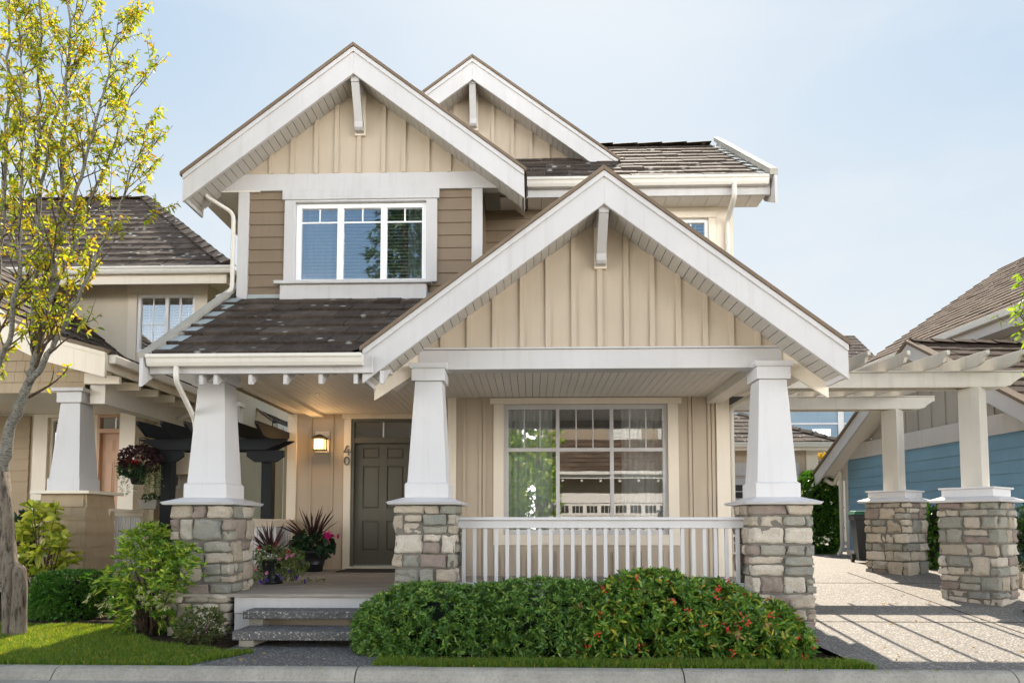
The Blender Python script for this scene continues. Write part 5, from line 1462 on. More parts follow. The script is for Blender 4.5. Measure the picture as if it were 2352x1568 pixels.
m = MB(); m.frust(cxn + .04, cyn + .06, zc0, .44, zc0 + .045, .44); m.build('pier_cap', 'cream_trim', NC, .004)
zb_ = zN(627); zs_n = zN(275); zt_n = zN(225)
m = MB(); m.frust(cxn, cyn, zc0 + .046, .245, zb_, .245); m.build('base_block', 'white_column', NC, .004)
m = MB(); m.frust(cxn, cyn, zb_, .225, zs_n, .15); m.build('shaft', 'white_column', NC, .004)
m = MB(); m.frust(cxn, cyn, zs_n, .19, zt_n + .0, .19); m.frust(cxn, cyn, zt_n, .24, zt_n + .05, .25); m.build('capital', 'white_column', NC, .004)
# ceiling, floor, door wall
zcn = nb(705, 1285, YNG)[1] - .0; YND = 12.4
m = MB(); m.box(-12, xrg - .25, YNG + .05, YND, zcn + .02, zcn + .06); m.box(xrg - .35, xrg - .12, YNG + .03, 13.1, zcn - .16, zcn + .22); m.build('porch_ceiling', 'soffit', NH)
m = MB(); m.box(-12, xrg - .2, cyn + .5, YND, .20, .42); m.build('porch_floor', 'deck_wood', NH)
nq = lambda q: px(q / 1.568 / 1.27551, YND, 1100); nz = lambda q: pz((1000 + q / 1.568) / 1.27551, YND, 240)
dL, dR = nq(438), nq(600); dT = nz(335); wL, wR, wT, wB = nq(215), nq(330), nz(350), nz(690)
xwr = nq(690)
m = MB(); m.box(-12, wL, YND, YND + .15, 0, zcn + .1); m.box(wR, dL, YND, YND + .15, 0, zcn + .1); m.box(dR, xwr, YND, YND + .15, 0, zcn + .1)
m.box(wL, wR, YND, YND + .15, 0, wB); m.box(wL, wR, YND, YND + .15, wT, zcn + .1); m.box(dL, dR, YND, YND + .15, dT, zcn + .1); m.build('porch_wall', 'stucco', NH)
lap('porch_wall', -12, nq(135), .42, zcn, YND - .03, 'tan_lap', NH, .2)
m = MB(); m.box(nq(150), wL - .001, YND - .035, YND - .001, .42, wT + .1); m.box(wL, dL - .2, YND - .035, YND - .001, wT + .002, wT + .16); m.box(dR + .002, nq(662), YND - .035, YND - .001, .42, zcn); m.box(dL - .12, dR, YND - .035, YND - .001, dT + .002, dT + .12); m.build('door_casing', 'cream_trim', NH, .004)
ND = part_root('front_door', NH)
zt2 = nz(420); m = MB(); fr_ = .05
m.box(dL, dL + fr_, YND, YND + .12, .42, dT); m.box(dR - fr_, dR, YND, YND + .12, .42, dT); m.box(dL, dR, YND + .001, YND + .119, zt2, zt2 + .08); m.box(dL, dR, YND + .001, YND + .119, dT - .05, dT)
m.build('door_jamb', 'salmon_door', ND, .003)
m = MB(); sl, sr, sb, stp = dL + fr_, dR - fr_, .43, zt2; pw = sr - sl; m.box(sl, sr, YND + .075, YND + .11, sb, stp)
for (a, b) in ((.1, .36), (.44, .80), (.86, .96)):
    for (c, d) in ((.14, .45), (.55, .86)):
        m.box(sl + pw * c, sl + pw * d, YND + .068, YND + .0749, sb + (stp - sb) * a, sb + (stp - sb) * b)
        m.box(sl + pw * c + .03, sl + pw * d - .03, YND + .06, YND + .0679, sb + (stp - sb) * a + .03, sb + (stp - sb) * b - .03)
m.build('door_panel', 'salmon_door', ND, .004)
m = MB(); m.box(sl, sr, YND + .05, YND + .056, zt2 + .08, dT - .05); m.build('transom_pane', 'glass_upper', ND)
m = MB(); m.box((sl + sr) / 2 - .012, (sl + sr) / 2 + .012, YND + .03, YND + .05, zt2 + .08, dT - .05); m.build('transom_bar', 'vinyl', ND)
m = MB(); m.lathe(0, 0, [(0, 0), (.03, .002), (.03, .01), (0, .02)], 12); o = m.build('door_viewer', 'handle_metal', ND); o.data.transform(Matrix.Translation(((sl + sr) / 2 - .1, YND + .076, nz(570))) @ Matrix.Rotation(R(90), 4, 'X'))
NW = part_root('porch_window', NH)
def mun_n(g, e, b, t, zt, Y, mw): g.box(e[0], e[-1], Y + .03, Y + .05, (b + t) / 2 - .012, (b + t) / 2 + .012)
window(NW, YND, wL, wR, wB, wT, [], None, mun_n, .05, .04, 'cream_trim', 'glass', room=(1, .05))
blinds(NW, wL + .05, wR - .05, wB + .05, wT - .05, YND + .14, .05, 40)
# porch rail with balusters and a pot on it
RN = part_root('porch_railing', NH); yrn = cyn + .35; zrn = pz((1000 + 768 / 1.568) / 1.27551, yrn, 440)
xr0, xr1 = cxn + .40, px(650 / 1.568 / 1.27551, yrn + .9)
A_ = Vector((cxn + .36, cyn + .25, 0)); B_ = Vector((px(650 / 1.568 / 1.27551, 12.0), 12.0, 0)); dv = (B_ - A_); Lr = dv.length; Mr = Matrix.Translation(A_) @ Matrix.Rotation(math.atan2(dv.y, dv.x), 4, 'Z')
zrn = pz((1000 + 770 / 1.568) / 1.27551, 11.3, 440)
m = MB(); m.box(0, Lr, -.06, .06, zrn - .04, zrn, Mr); m.box(0, Lr, -.04, .04, zrn - .12, zrn - .041, Mr); m.build('top_rail', 'cream_trim', RN, .004)
m = MB(); m.box(0, Lr, -.03, .03, .46, .52, Mr); m.build('bottom_rail', 'cream_trim', RN)
for k in range(13): m = MB(); x = Lr * (k + .5) / 13; m.box(x - .02, x + .02, -.02, .02, .521, zrn - .121, Mr); m.build('baluster', 'white_trim', RN)
m = MB(); xpp, ypp = nq(635), YND - .25; m.box(xpp - .14, xpp + .14, ypp - .14, ypp + .14, .42, zcn + .1); m.build('porch_post', 'cream_trim', NH, .004)
# upper storey
YNU = 13.1
wallR = px((1736 / 2.851) / 1.27551, YNU, 700); uz = lambda q, Y=YNU: pz((700 + q / 2.851) / 1.27551, Y, 480)
ux_ = lambda q: px(q / 2.851 / 1.27551, YNU, 700)
zso = uz(372)
a0, a1, c0, c1 = ux_(1150), ux_(1632), uz(940), uz(460)
m = MB(); panel(m, -12.5, wallR, 2.2, zso, YNU, .15, ((a0, a1, c0, c1),)); m.box(wallR - .15, wallR, YNU + .15, 18.5, -.2, zso); m.box(-12.5, wallR, 19, 19.1, -.2, zso); m.build('upper_wall', 'stucco', NH)
m = MB(); m.box(ux_(1075), a0 - .001, YNU - .03, YNU - .001, uz(1010), c1 + .001); m.box(a1 + .001, wallR, YNU - .03, YNU - .001, uz(1010), c1 + .001); m.box(ux_(1068), wallR + .01, YNU - .04, YNU - .001, c1 + .002, uz(380)); m.build('window_trim', 'cream_trim', NH, .004)
UW = part_root('upper_window', NH)
def mun_nu(g, e, b, t, zt, Y, mw):
    x = (e[0] + e[1]) / 2 - .02; g.box(x - .01, x + .01, Y + .03, Y + .05, b, t); z = b + (t - b) * .48; g.box(e[0], e[1], Y + .031, Y + .049, z - .01, z + .01); x2 = (e[1] + e[2]) / 2; g.box(x2 - .02, x2 + .02, Y + .03, Y + .05, b, t)
window(UW, YNU - .02, a0, a1, c0, c1, [(ux_(1390) - a0) / (a1 - a0)], None, mun_nu, .06, .07, 'vinyl', 'glass_upper', room=(1.5, .1))
blinds(UW, a0 + .06, a1 - .06, c0 + .06, c1 - .06, YNU + .12, .055, 30)
# hip roof
YNE = 12.5; ev = at(1905 / 2.851 / 1.27551, (700 + 232 / 2.851) / 1.27551, YNE); xE, zEe = ev.x, ev.z
hipT = at(315, 460, 16.2); hs2 = (hipT.z - zEe) / (16.2 - YNE); run = 16.2 - YNE
tiles('roof_slope', (-13, YNE, zEe), (1, 0, 0), (0, 1, hs2), xE + 13, run * math.hypot(1, hs2), 'roof_tile', NH, course=.34, clips=[((xE, YNE, 0), (1, 1, 0))])
tiles('roof_slope', (xE, YNE + 2 * run, zEe), (0, -1, 0), (-1, 0, hs2), 2 * run, run * math.hypot(1, hs2), 'roof_tile', NH, course=.34, clips=[((xE, YNE, 0), (-1, -1, 0)), ((xE, YNE + 2 * run, 0), (-1, 1, 0))])
ridge_caps('hip_cap', (xE + .02, YNE - .02, zEe + .05), (xE - run, YNE + run, zEe + run * hs2 + .05), 'roof_tile', NH, .36, .15, .09)
ridge_caps('ridge_cap', (xE - run, YNE + run, zEe + run * hs2 + .05), (-13, YNE + run, zEe + run * hs2 + .05), 'roof_tile', NH, .4, .15)
m = MB(); m.hexa([(-13, YNE + .05, zEe - .05), (xE - .05, YNE + .05, zEe - .05), (xE - .05, YNE + 2 * run, zEe - .05), (-13, YNE + 2 * run, zEe - .05)],
                 [(-13, YNE + run - .05, zEe + run * hs2 - .05), (xE - run, YNE + run - .05, zEe + run * hs2 - .05), (xE - run, YNE + run + .05, zEe + run * hs2 - .05), (-13, YNE + run + .05, zEe + run * hs2 - .05)]); m.build('roof_deck', 'rubber', NH)
gutter('gutter', -13, xE + .1, YNE + .02, zEe - .002, NH)
m = MB(); m.box(xE - .02, xE + .10, YNE + .03, YNE + 2 * run, zEe - .13, zEe - .004); m.build('gutter', 'gutter', NH, .02)
m = MB(); m.box(-13, xE - .04, YNE + .03, YNE + .07, zEe - .30, zEe - .02); m.box(xE - .08, xE - .04, YNE + .071, YNE + 2 * run, zEe - .30, zEe - .02); m.build('eave_fascia', 'cream_trim', NH, .004)
m = MB(); m.box(-13, xE - .09, YNE + .08, YNE + 2 * run, zso, zso + .03); m.build('eave_soffit', 'soffit', NH)
# flank wall, lower wall with a window, downspout, and the small rear gable
b2 = lambda x, y, Y: at((x / 3.485 + 380) / 1.27551, (y / 3.485 + 1050) / 1.27551, Y)
YL = 13.6; zcl = b2(340, 560, YL).z
lap('flank_wall', -8, xrg - .05, .0, zcl + .5, YL, 'tan_lap', NH, .2)
FW = part_root('flank_window', NH); l_, r_ = b2(390, 700, YL).x, b2(550, 700, YL).x; t_, bt_ = b2(400, 640, YL).z, b2(400, 1325, YL).z
m = MB(); m.box(l_ - .18, l_, YL - .06, YL - .024, bt_ - .2, t_); m.box(r_, r_ + .14, YL - .06, YL - .024, bt_ - .2, t_); m.box(l_ - .24, r_ + .2, YL - .07, YL - .024, t_ + .001, t_ + .18); m.box(l_, r_, YL - .06, YL - .024, bt_ - .2, bt_); m.build('window_trim', 'cream_trim', FW, .004)
m = MB(); fwx = .055
m.box(l_, l_ + fwx, YL - .055, YL - .023, bt_, t_); m.box(r_ - fwx, r_, YL - .055, YL - .023, bt_, t_); m.box(l_, r_, YL - .054, YL - .022, t_ - fwx, t_); m.box(l_, r_, YL - .054, YL - .022, bt_, bt_ + fwx); m.box((l_ + r_) / 2 - .012, (l_ + r_) / 2 + .012, YL - .05, YL - .03, bt_, t_); m.box(l_, r_, YL - .049, YL - .031, t_ - .35, t_ - .325); m.build('window_frame', 'vinyl', FW)
m = MB(); m.box(l_ + .02, r_ - .02, YL - .04, YL - .034, bt_ + .02, t_ - .02); m.build('pane', 'glass_upper', FW)
m = MB(); m.box(l_, r_, YL - .029, YL - .0225, bt_, t_); m.build('blind', 'blind', FW)
xq = b2(232, 700, 12.9).x
pipe('downspout', [(xe_ + .06, 12.3, ze_ - .14), (xe_ + .06, 12.3, ze_ - .40), (xq, 12.6, ze_ - .72), (xq, 12.6, .1)], .05, NH)
YRG2 = 15.6; a2, e2 = b2(1070, 360, YRG2), b2(1445, 640, YRG2); s2 = (a2.z - e2.z) / (e2.x - a2.x)
rx2 = e2.x - 2.6; rz2 = e2.z + 2.6 * s2
RG = part_root('rear_gable', NH)
for sg in (1, -1):
    X = lambda x: rx2 + sg * (x - rx2)
    m = MB(); m.xz([(X(rx2), rz2), (X(e2.x), e2.z), (X(e2.x), e2.z - .36), (X(rx2), rz2 - .36)], YRG2, YRG2 + .05); m.build('barge_board', 'cream_trim', RG, .004)
    m = MB(); m.xz([(X(rx2), rz2 + .005), (X(e2.x), e2.z + .005), (X(e2.x), e2.z + .06), (X(rx2), rz2 + .06)], YRG2 - .04, YRG2 + .12); m.build('rake_edge', 'rake_brown', RG)
    tiles('roof_slope', (X(e2.x), YRG2 + .1, e2.z), (0, 1, 0), (-sg, 0, s2), 6, 2.6 * math.hypot(1, s2), 'roof_tile', RG)
    m = MB(); m.xz([(X(rx2), rz2 - .02), (X(e2.x), e2.z - .02), (X(e2.x), e2.z - .1), (X(rx2), rz2 - .1)], YRG2 + .1, 21.6); m.build('roof_deck', 'rubber', RG)
lap('gable_wall', rx2 - 2.5, e2.x - .35, .0, e2.z - .2, YRG2 + .5, 'tan_lap', RG, .2)
m = MB(); m.xz([(rx2 - 2.3, e2.z - .2), (e2.x - .3, e2.z - .2), (rx2, rz2 - .35)], YRG2 + .5, YRG2 + .6); m.build('gable_wall', 'tan_lap', RG)
m = MB()
for q in ((1155, 1245), (1535, 1572)): m.box(b2(q[0], 1000, YRG2 + .45).x, b2(q[1], 1000, YRG2 + .45).x, YRG2 + .42, YRG2 + .478, 0, b2(1200, 680, YRG2).z)
m.build('corner_board', 'cream_trim', RG, .004)
m = MB(); m.box(e2.x - .35, e2.x - .25, YRG2 + .5, 21, 0, e2.z - .1); m.build('side_wall', 'tan_lap', RG)
m = MB(); m.box(e2.x + .005, e2.x + .12, YRG2 + .1, 21, e2.z - .3, e2.z - .03); m.build('gutter', 'gutter', RG)
# floodlight fixture
m = MB(); f = b2(1105, 480, 13.0); m.box(f.x - .08, f.x + .1, 12.9, 13.1, f.z - .03, f.z + .05); m.box(f.x - .02, f.x + .07, 12.92, 13.08, f.z - .42, f.z - .031); m.build('bracket', 'gutter', RG)

# ================================================================== black arbour between the houses
AR = thing('arbour', 'black stained timber arbour spanning the gap left of the stone porch', 'pergola', (-5, 11.3, 0))
YA = 11.3
zb0, zb1 = b2(1200, 945, YA).z, b2(1200, 832, YA).z; xpos = [b2(395, 1200, YA).x, b2(1415, 1200, YA).x]
for x in xpos: m = MB(); m.box(x - .085, x + .085, YA - .085, YA + .085, -.1, zb0 - .002); m.build('post', 'black_stain', AR, .006)
xa0, xa1 = b2(100, 900, YA - .15).x, b2(1612, 900, YA - .15).x
for dy in (-.19, .13):
    m = MB(); m.xz([(xa0 + .35, zb0), (xa1 - .35, zb0), (xa1, zb0 + .17), (xa1, zb1), (xa0, zb1), (xa0, zb0 + .17)], YA + dy, YA + dy + .06); m.build('beam', 'black_stain', AR, .004)
for x in xpos:
    m = MB(); m.xz([(x - .18, zb0 - .19), (x + .18, zb0 - .19), (x + .31, zb0 - .10), (x + .31, zb0 - .002), (x - .31, zb0 - .002), (x - .31, zb0 - .10)], YA - .15, YA - .097); m.build('brace', 'black_stain', AR, .004)
for q in (150, 388, 622, 860, 1100, 1335):
    x = b2(q, 780, YA - .5).x; m = MB(); za_ = zb1 + .003
    m.yz([(YA - .48, za_), (YA - .75, za_ + .16), (YA - .75, za_ + .21), (YA + .75, za_ + .21), (YA + .75, za_ + .16), (YA + .48, za_)], x, x + .05); m.build('rafter', 'black_stain', AR, .003)

# ================================================================== opposite houses, seen in the window glass
def opposite(name, label, x0, x1, Y, sgn=1, wallm='stucco_brown'):
    O = thing(name, label, 'house', ((x0 + x1) / 2, Y, 0)); zg = 0
    ez = 3.45
    m = MB(); m.box(x0, x1, Y - 8, Y, -.3, ez); m.build('wall', wallm, O)
    tiles('roof_slope', (x1 + .5, Y + .6, ez), (-1, 0, 0), (0, -1, .62), x1 - x0 + 1, 3.1, 'roof_tile_brown', O, course=.4, tw=.6)
    m = MB(); m.box(x0 - .5, x1 + .5, Y + .59, Y + .72, ez - .13, ez); m.box(x0 - .5, x1 + .5, Y + .55, Y + .589, ez - .3, ez - .02); m.build('gutter', 'white_trim', O)
    for k in range(int((x1 - x0) / .8)):
        x = x0 + .3 + k * .8; m = MB(); m.box(x - .05, x + .05, Y + .001, Y + .54, ez - .42, ez - .28); m.build('rafter_tail', 'white_trim', O)
    uy = Y - 2.6; um0, um1 = x0 + .1, x1 - .2
    m = MB(); m.box(um0, um1, Y - 8, uy, ez, 7.3); m.build('upper_wall', wallm, O)
    m = MB(); m.box(um0, um0 + .25, uy + .001, uy + .05, ez, 7.3); m.box(um1 - .25, um1, uy + .001, uy + .05, ez, 7.3); m.box(um0, um1, uy + .001, uy + .06, 6.9, 7.3); m.build('corner_board', 'white_trim', O)
    for fx in (.45, .70):
        xw = um0 + (um1 - um0) * fx; W = part_root('window', O)
        m = MB(); m.box(xw - .75, xw + .75, uy + .001, uy + .07, 4.6, 6.3); m.build('window_trim', 'white_trim', W)
        m = MB(); m.box(xw - .58, xw + .58, uy + .0701, uy + .075, 4.78, 6.15); m.build('pane', 'metal_dark', W)
        m = MB()
        for k in range(22): m.box(xw - .56, xw + .56, uy + .0751, uy + .09, 4.8 + k * .062, 4.84 + k * .062)
        m.build('blind', 'blind', W)
    m = MB(); m.hexa([(um0 - .5, Y - 8.5, 7.3), (um1 + .5, Y - 8.5, 7.3), (um1 + .5, uy + .5, 7.3), (um0 - .5, uy + .5, 7.3)], [(um0 + 2, Y - 5.5, 9), (um1 - 2, Y - 5.5, 9), (um1 - 2, Y - 5.3, 9), (um0 + 2, Y - 5.3, 9)]); m.build('upper_roof', 'roof_tile_brown', O)
    g0, g1 = x0 + .8, x0 + .8 + min(5, x1 - x0 - 1.6)
    m = MB(); m.box(g0 - .3, g1 + .3, Y + .001, Y + .05, 2.15, 2.55); m.box(g0 - .3, g0, Y + .001, Y + .05, 0, 2.149); m.box(g1, g1 + .3, Y + .001, Y + .05, 0, 2.149); m.build('door_trim', 'white_trim', O)
    D = part_root('garage_door', O); m = MB()
    for k in range(4): m.box(g0, g1, Y + .001, Y + .03, .02 + k * .53, .53 + k * .53)
    m.build('door_panel', 'white_trim', D, .01)
    m = MB(); n_ = int((g1 - g0) / .62)
    for k in range(n_):
        for i in range(3): m.box(g0 + .1 + k * .62 + i * .16, g0 + .24 + k * .62 + i * .16, Y + .031, Y + .034, 1.72, 2.03)
    m.build('pane', 'metal_dark', D)
    return O
opposite('opposite_house', 'brown stucco house with white garage door mirrored in the porch window', .2, 9.5, -8.6)
opposite('opposite_house', 'brown stucco house mirrored behind the leafy tree in the left window pane', -12.5, -.35, -10.2)
m = MB(); m.xy([(-7, -13), (14, -13), (14, -3.74), (-7, -3.74)], -.2, -.01); struct(m.build('driveway', 'curb_concrete'))
# ================================================================== shrubs
def hedge_shrub(name, label, blobs, n, mat, k=7, L=.07, W=.022, spread=.9, cat='shrub', zmin=-.03, upb=.35, power=2.6, lump=.12, shell=.32, group=None, core='core_dark', droop=.15):
    c0 = blobs[0][0]; t = thing(name, label, cat, (c0[0], c0[1], 0), group)
    vol = [b[1][0] * b[1][1] + b[1][0] * b[1][2] for b in blobs]; tot = sum(vol)
    PP, DD = [], []
    for (c, r), v in zip(blobs, vol):
        P, nn = blob_points(int(n * v / tot), c, r, power, shell, zmin, lump)
        a, d = rosettes(P, nn, k, spread, upb); PP.append(a); DD.append(d)
    leaves('foliage', np.concatenate(PP), np.concatenate(DD), mat, t, L, W, .3, droop=droop)
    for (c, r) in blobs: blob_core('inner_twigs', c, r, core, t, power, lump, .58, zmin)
    return t
HB = [((-.85, 7.12, .22), (.85, .52, .42)), ((.05, 7.08, .23), (.75, .5, .43)), ((-1.35, 7.08, .17), (.42, .5, .36)), ((.55, 7.1, .24), (.4, .48, .43))]
hedge_shrub('evergreen_shrub', 'dense clipped dark green evergreen shrub beside the concrete steps', HB, 7000, 'leaf_hedge', 8, .060, .017, 1.5, upb=.45)
BB = [((1.15, 7.1, .27), (.62, .5, .49)), ((1.65, 7.08, .25), (.55, .5, .44)), ((2.08, 7.0, .17), (.45, .48, .36)), ((.75, 7.05, .2), (.4, .5, .41)), ((2.36, 6.9, .08), (.28, .38, .27))]
bs = hedge_shrub('berry_shrub', 'evergreen shrub with red berries and yellowing leaves in front of the railing', BB, 3900, 'leaf_berry', 8, .080, .025, 1.6, upb=.45)
PB = []
for (c, r) in BB:
    P, nn = blob_points(52, c, (r[0] * 1.08, r[1] * 1.10, r[2] * 1.10), 2.6, .1, .02, .12)
    for p in P:
        if p[1] < c[1] + .1 and random.random() < .8:
            for i in range(random.randint(4, 9)): PB.append(p + rng.normal(size=3) * .016)
mb = MB()
bmq = bmesh.new(); bmesh.ops.create_icosphere(bmq, subdivisions=1, radius=.009); iv = [v.co.copy() for v in bmq.verts]; ifs = [tuple(v.index for v in f.verts) for f in bmq.faces]; bmq.free()
for p in PB: mb.add([v + Vector(p) for v in iv], ifs)
b_ = mb.build('berries', 'berry_red', bs, smooth=True); b_['kind'] = 'stuff'
P, nn = blob_points(40, (2.0, 6.9, .10), (.6, .5, .34), 2.6, .1, .02); k_ = P[:, 1] < 6.9
a, d = rosettes(P[k_], nn[k_], 4, .9, -.3); leaves('withered_leaves', a, d, 'leaf_dry', bs, .09, .022, .5, droop=.6)

# ---- left bed
def stems(name, mat, parent, base, tips, r0=.014, r1=.004):
    m = MB()
    for tp in tips:
        b = Vector(base) + Vector((random.uniform(-.06, .06), random.uniform(-.05, .05), 0)); tp = Vector(tp)
        mid = b.lerp(tp, .5) + Vector((random.uniform(-.06, .06), random.uniform(-.06, .06), .04))
        m.tube([b, b.lerp(mid, .5) + Vector((random.uniform(-.02, .02), 0, 0)), mid, tp], [r0, r0 * .8, r0 * .6, r1], 6)
    return m.build(name, mat, parent, smooth=True)
# pieris-like airy shrub in front of the left stone pier
xs_, ys_ = px(342, 7.75, 1440), 7.75
PT = thing('leafy_shrub', 'airy yellow green shrub with drooping leaf tufts before the stone pier', 'shrub', (xs_, ys_, 0))
cl_ = []
for i in range(125):
    a = random.uniform(0, 6.283); zz = random.uniform(.12, 1.17)
    rr = (.47 * math.sin(min(1, (1.32 - zz) / .75) * 1.5) if zz > .35 else .33) * math.sqrt(random.uniform(.25, 1)); xo = rr * math.cos(a); yo = rr * .8 * math.sin(a)
    cl_.append((xs_ + xo - .03 + (.05 if zz < .5 else 0), ys_ + yo * .9, zz))
for i in range(26):
    zz = random.uniform(.55, .98); cl_.append((xs_ + random.uniform(.2, .66), ys_ - .25 + random.uniform(-.15, .12), zz))
stems('stem', 'bark_twig', PT, (xs_, ys_, -.05), random.sample(cl_, 26), .020, .004)
C_ = np.array(cl_); cent = np.array([xs_, ys_, .5])
nn = unit(C_ - cent + np.array([0, 0, .25]))
a, d = rosettes(np.repeat(C_, 4, 0) + rng.normal(size=(len(C_) * 4, 3)) * .055, np.repeat(nn, 4, 0), 8, .95, .5)
leaves('foliage', a, d, 'leaf_pieris', PT, .088, .021, .3, droop=.35)
sel = C_[(C_[:, 2] > .75)]; a, d = rosettes(sel + np.array([0, 0, .05]), unit(sel - cent + np.array([0, 0, .6])), 11, .7, .8); leaves('young_foliage', a, d, 'leaf_bright', PT, .10, .012, .3, droop=.5)
cc = np.array([(xs_ + .20, ys_ - .38, .52), (xs_ + .26, ys_ - .36, .44), (xs_ + .34, ys_ - .34, .40), (xs_ - .42, ys_ - .22, .42), (xs_ - .36, ys_ - .25, .36), (xs_ + .30, ys_ - .36, .50), (xs_ + .14, ys_ - .4, .46)])
a, d = rosettes(np.repeat(cc, 5, 0) + rng.normal(size=(35, 3)) * .05, np.tile(np.array([0, -.8, .3]), (35, 1)), 8, 1.1, .1); leaves('pale_sprays', a, d, 'leaf_cream', PT, .05, .014, .3, droop=.5)
# low shrub at the pier's foot
xl_, yl_ = px(460, 7.2, 1440), 7.22
LS = thing('low_shrub', 'small sparse olive shrub at the foot of the stone pier by the path', 'shrub', (xl_, yl_, 0))
P, nn = blob_points(230, (xl_, yl_, .16), (.24, .2, .20), 2.2, .7, .02, .3)
stems('stem', 'bark_twig', LS, (xl_, yl_, -.03), [tuple(p) for p in P[:22]], .008, .002)
a, d = rosettes(P, nn, 8, .9, .4); leaves('foliage', a, d, 'leaf_low', LS, .042, .016, .3)
# box hedge and yellow aucuba behind it
ybx = 9.1; x0, x1 = px(62, 8.8, 1400), px(186, 8.8, 1400); zt_ = pz(1316, 9.0, 120)
BX = hedge_shrub('box_hedge', 'clipped boxy green hedge block beside the tree trunk', [(((x0 + x1) / 2, 9.15, zt_ / 2), ((x1 - x0) / 2, .38, zt_ / 2 + .02))], 2600, 'leaf_box', 7, .036, .019, 1.5, 'hedge', -.02, .3, 6, .05, .12)
AU = thing('variegated_shrub', 'broad leaved yellow green shrub above the clipped hedge block', 'shrub', (px(95, 9.6, 1300), 9.6, 0))
A_p = []
for i in range(74):
    q = random.uniform(30, 190); y = random.uniform(1165, 1318); 
    if q > 150 and y < 1265: q -= 45
    if y < 1200: q = random.uniform(75, 130)
    p = at(q, y, random.uniform(9.3, 9.95)); A_p.append((p.x, p.y, p.z))
A_p = np.array(A_p); stems('stem', 'bark_twig', AU, (px(95, 9.6, 1300), 9.65, 0), [tuple(p) for p in A_p[:26]], .012, .005)
a, d = rosettes(A_p, np.tile(np.array([0, -.35, .7]), (len(A_p), 1)), 8, 1.25, .3); leaves('foliage', a, d, 'leaf_aucuba', AU, .185, .075, .22, droop=.45, smooth=True)
DS = hedge_shrub('dark_shrub', 'dark leafy shrub in the shade by the beige porch window', [((px(52, 10.9, 1160), 11.0, .9), (.40, .35, .55))], 160, 'leaf_dark', 7, .16, .06, 1.0, power=2.1, lump=.3, shell=.6)
# hedge against the far end of the blue garage, climber and conifer by the piers
hx_ = px(1888, 17.3, 1170); hz0 = zdrive(0, 17.3); hz1 = pz(1088, 17.2, 1888)
hedge_shrub('tall_hedge', 'tall glossy rounded hedge at the end of the driveway', [((hx_ - .02, 17.5, (hz0 + hz1) / 2 + .02), (.40, .5, (hz1 - hz0) / 2))], 1500, 'leaf_bay', 7, .10, .05, .95, 'hedge', hz0 + .05, .2, 4, .06, .12)
cp_ = at(2143, 1185, 12.3)
hedge_shrub('climbing_plant', 'green leafy plant growing between the two stone piers', [((cp_.x + .04, 12.35, cp_.z - .12), (.20, .2, .34)), ((cp_.x, 12.35, cp_.z - .55), (.15, .18, .5))], 300, 'leaf_bay', 7, .075, .035, .95, power=2.2, lump=.3, shell=.5, cat='plant', zmin=.3)
cf = at(2358, 1235, 9.9)
hedge_shrub('conifer_shrub', 'upright conifer shrub beside the right stone pier at the picture edge', [((cf.x + .1, 9.95, cf.z), (.28, .3, .5))], 700, 'leaf_conifer', 9, .06, .012, .6, power=2, lump=.4, shell=.5, upb=1.2, zmin=.4)
PSt = thing('pedestal', 'cream post on a base beyond the right stone pier', 'post', (px(2342, 10.2, 1320), 10.2, .3))
m = MB(); xx = px(2348, 10.3, 1320); zgd = zdrive(0, 10.3); m.box(xx - .06, xx + .2, 10.2, 10.46, zgd - .05, pz(1290, 10.3, 2340)); m.build('shaft', 'cream_trim', PSt, .005)
m = MB(); m.box(xx - .1, xx + .24, 10.16, 10.5, zgd - .05, zgd + .12); m.build('base', 'tan_batten', PSt, .008)
# yellow flowering shrub behind the shed
yf_ = at(1884, 1043, 24)
hedge_shrub('flowering_shrub', 'shrub with golden flowers glimpsed past the garage corner', [((yf_.x + .05, 24.3, yf_.z - .6), (.35, .3, .7))], 120, 'petal_gold', 7, .10, .06, 1, power=2.1, lump=.3, zmin=.4)

# ================================================================== planters
def pot_mesh(t, x, y, z, r0, r1, h, mat='black_plastic', name='pot', rings=True):
    m = MB(); prof = [(0, z), (r0, z), (r0 + .004, z + .01)]
    if rings: prof += [(r0 + (r1 - r0) * .30, z + h * .30), (r0 + (r1 - r0) * .30 + .007, z + h * .32), (r0 + (r1 - r0) * .36 + .007, z + h * .36), (r0 + (r1 - r0) * .38, z + h * .38)]
    prof += [(r1, z + h * .86), (r1 + .018, z + h * .87), (r1 + .02, z + h), (r1 - .01, z + h), (r1 - .015, z + h * .9), (0, z + h * .9)]
    m.lathe(x, y, prof, 32); return m.build(name, mat, t, smooth=True)
def spikes(t, x, y, z, n, L, up=.55):
    P = np.tile(np.array([x, y, z]), (n, 1)) + rng.normal(size=(n, 3)) * np.array([.025, .025, .01])
    a = rng.uniform(0, 6.283, n); el = rng.uniform(up, 1.45, n)
    D = np.stack([np.cos(a) * np.cos(el), np.sin(a) * np.cos(el), np.sin(el)], 1)
    return leaves('spiky_leaves', P, D, 'leaf_spike', t, L, L * .055, .5, .25, droop=.14)
def flowers(t, pts, mat, name='blossoms', k=5, L=.022, W=.02):
    pts = np.array(pts); n = len(pts); nrm = np.tile(np.array([0, -.8, .5]), (n, 1)) + rng.normal(size=(n, 3)) * .3
    a, d = rosettes(pts, nrm, k, 2.2, 0); return leaves(name, a, d, mat, t, L, W, .1, .15)
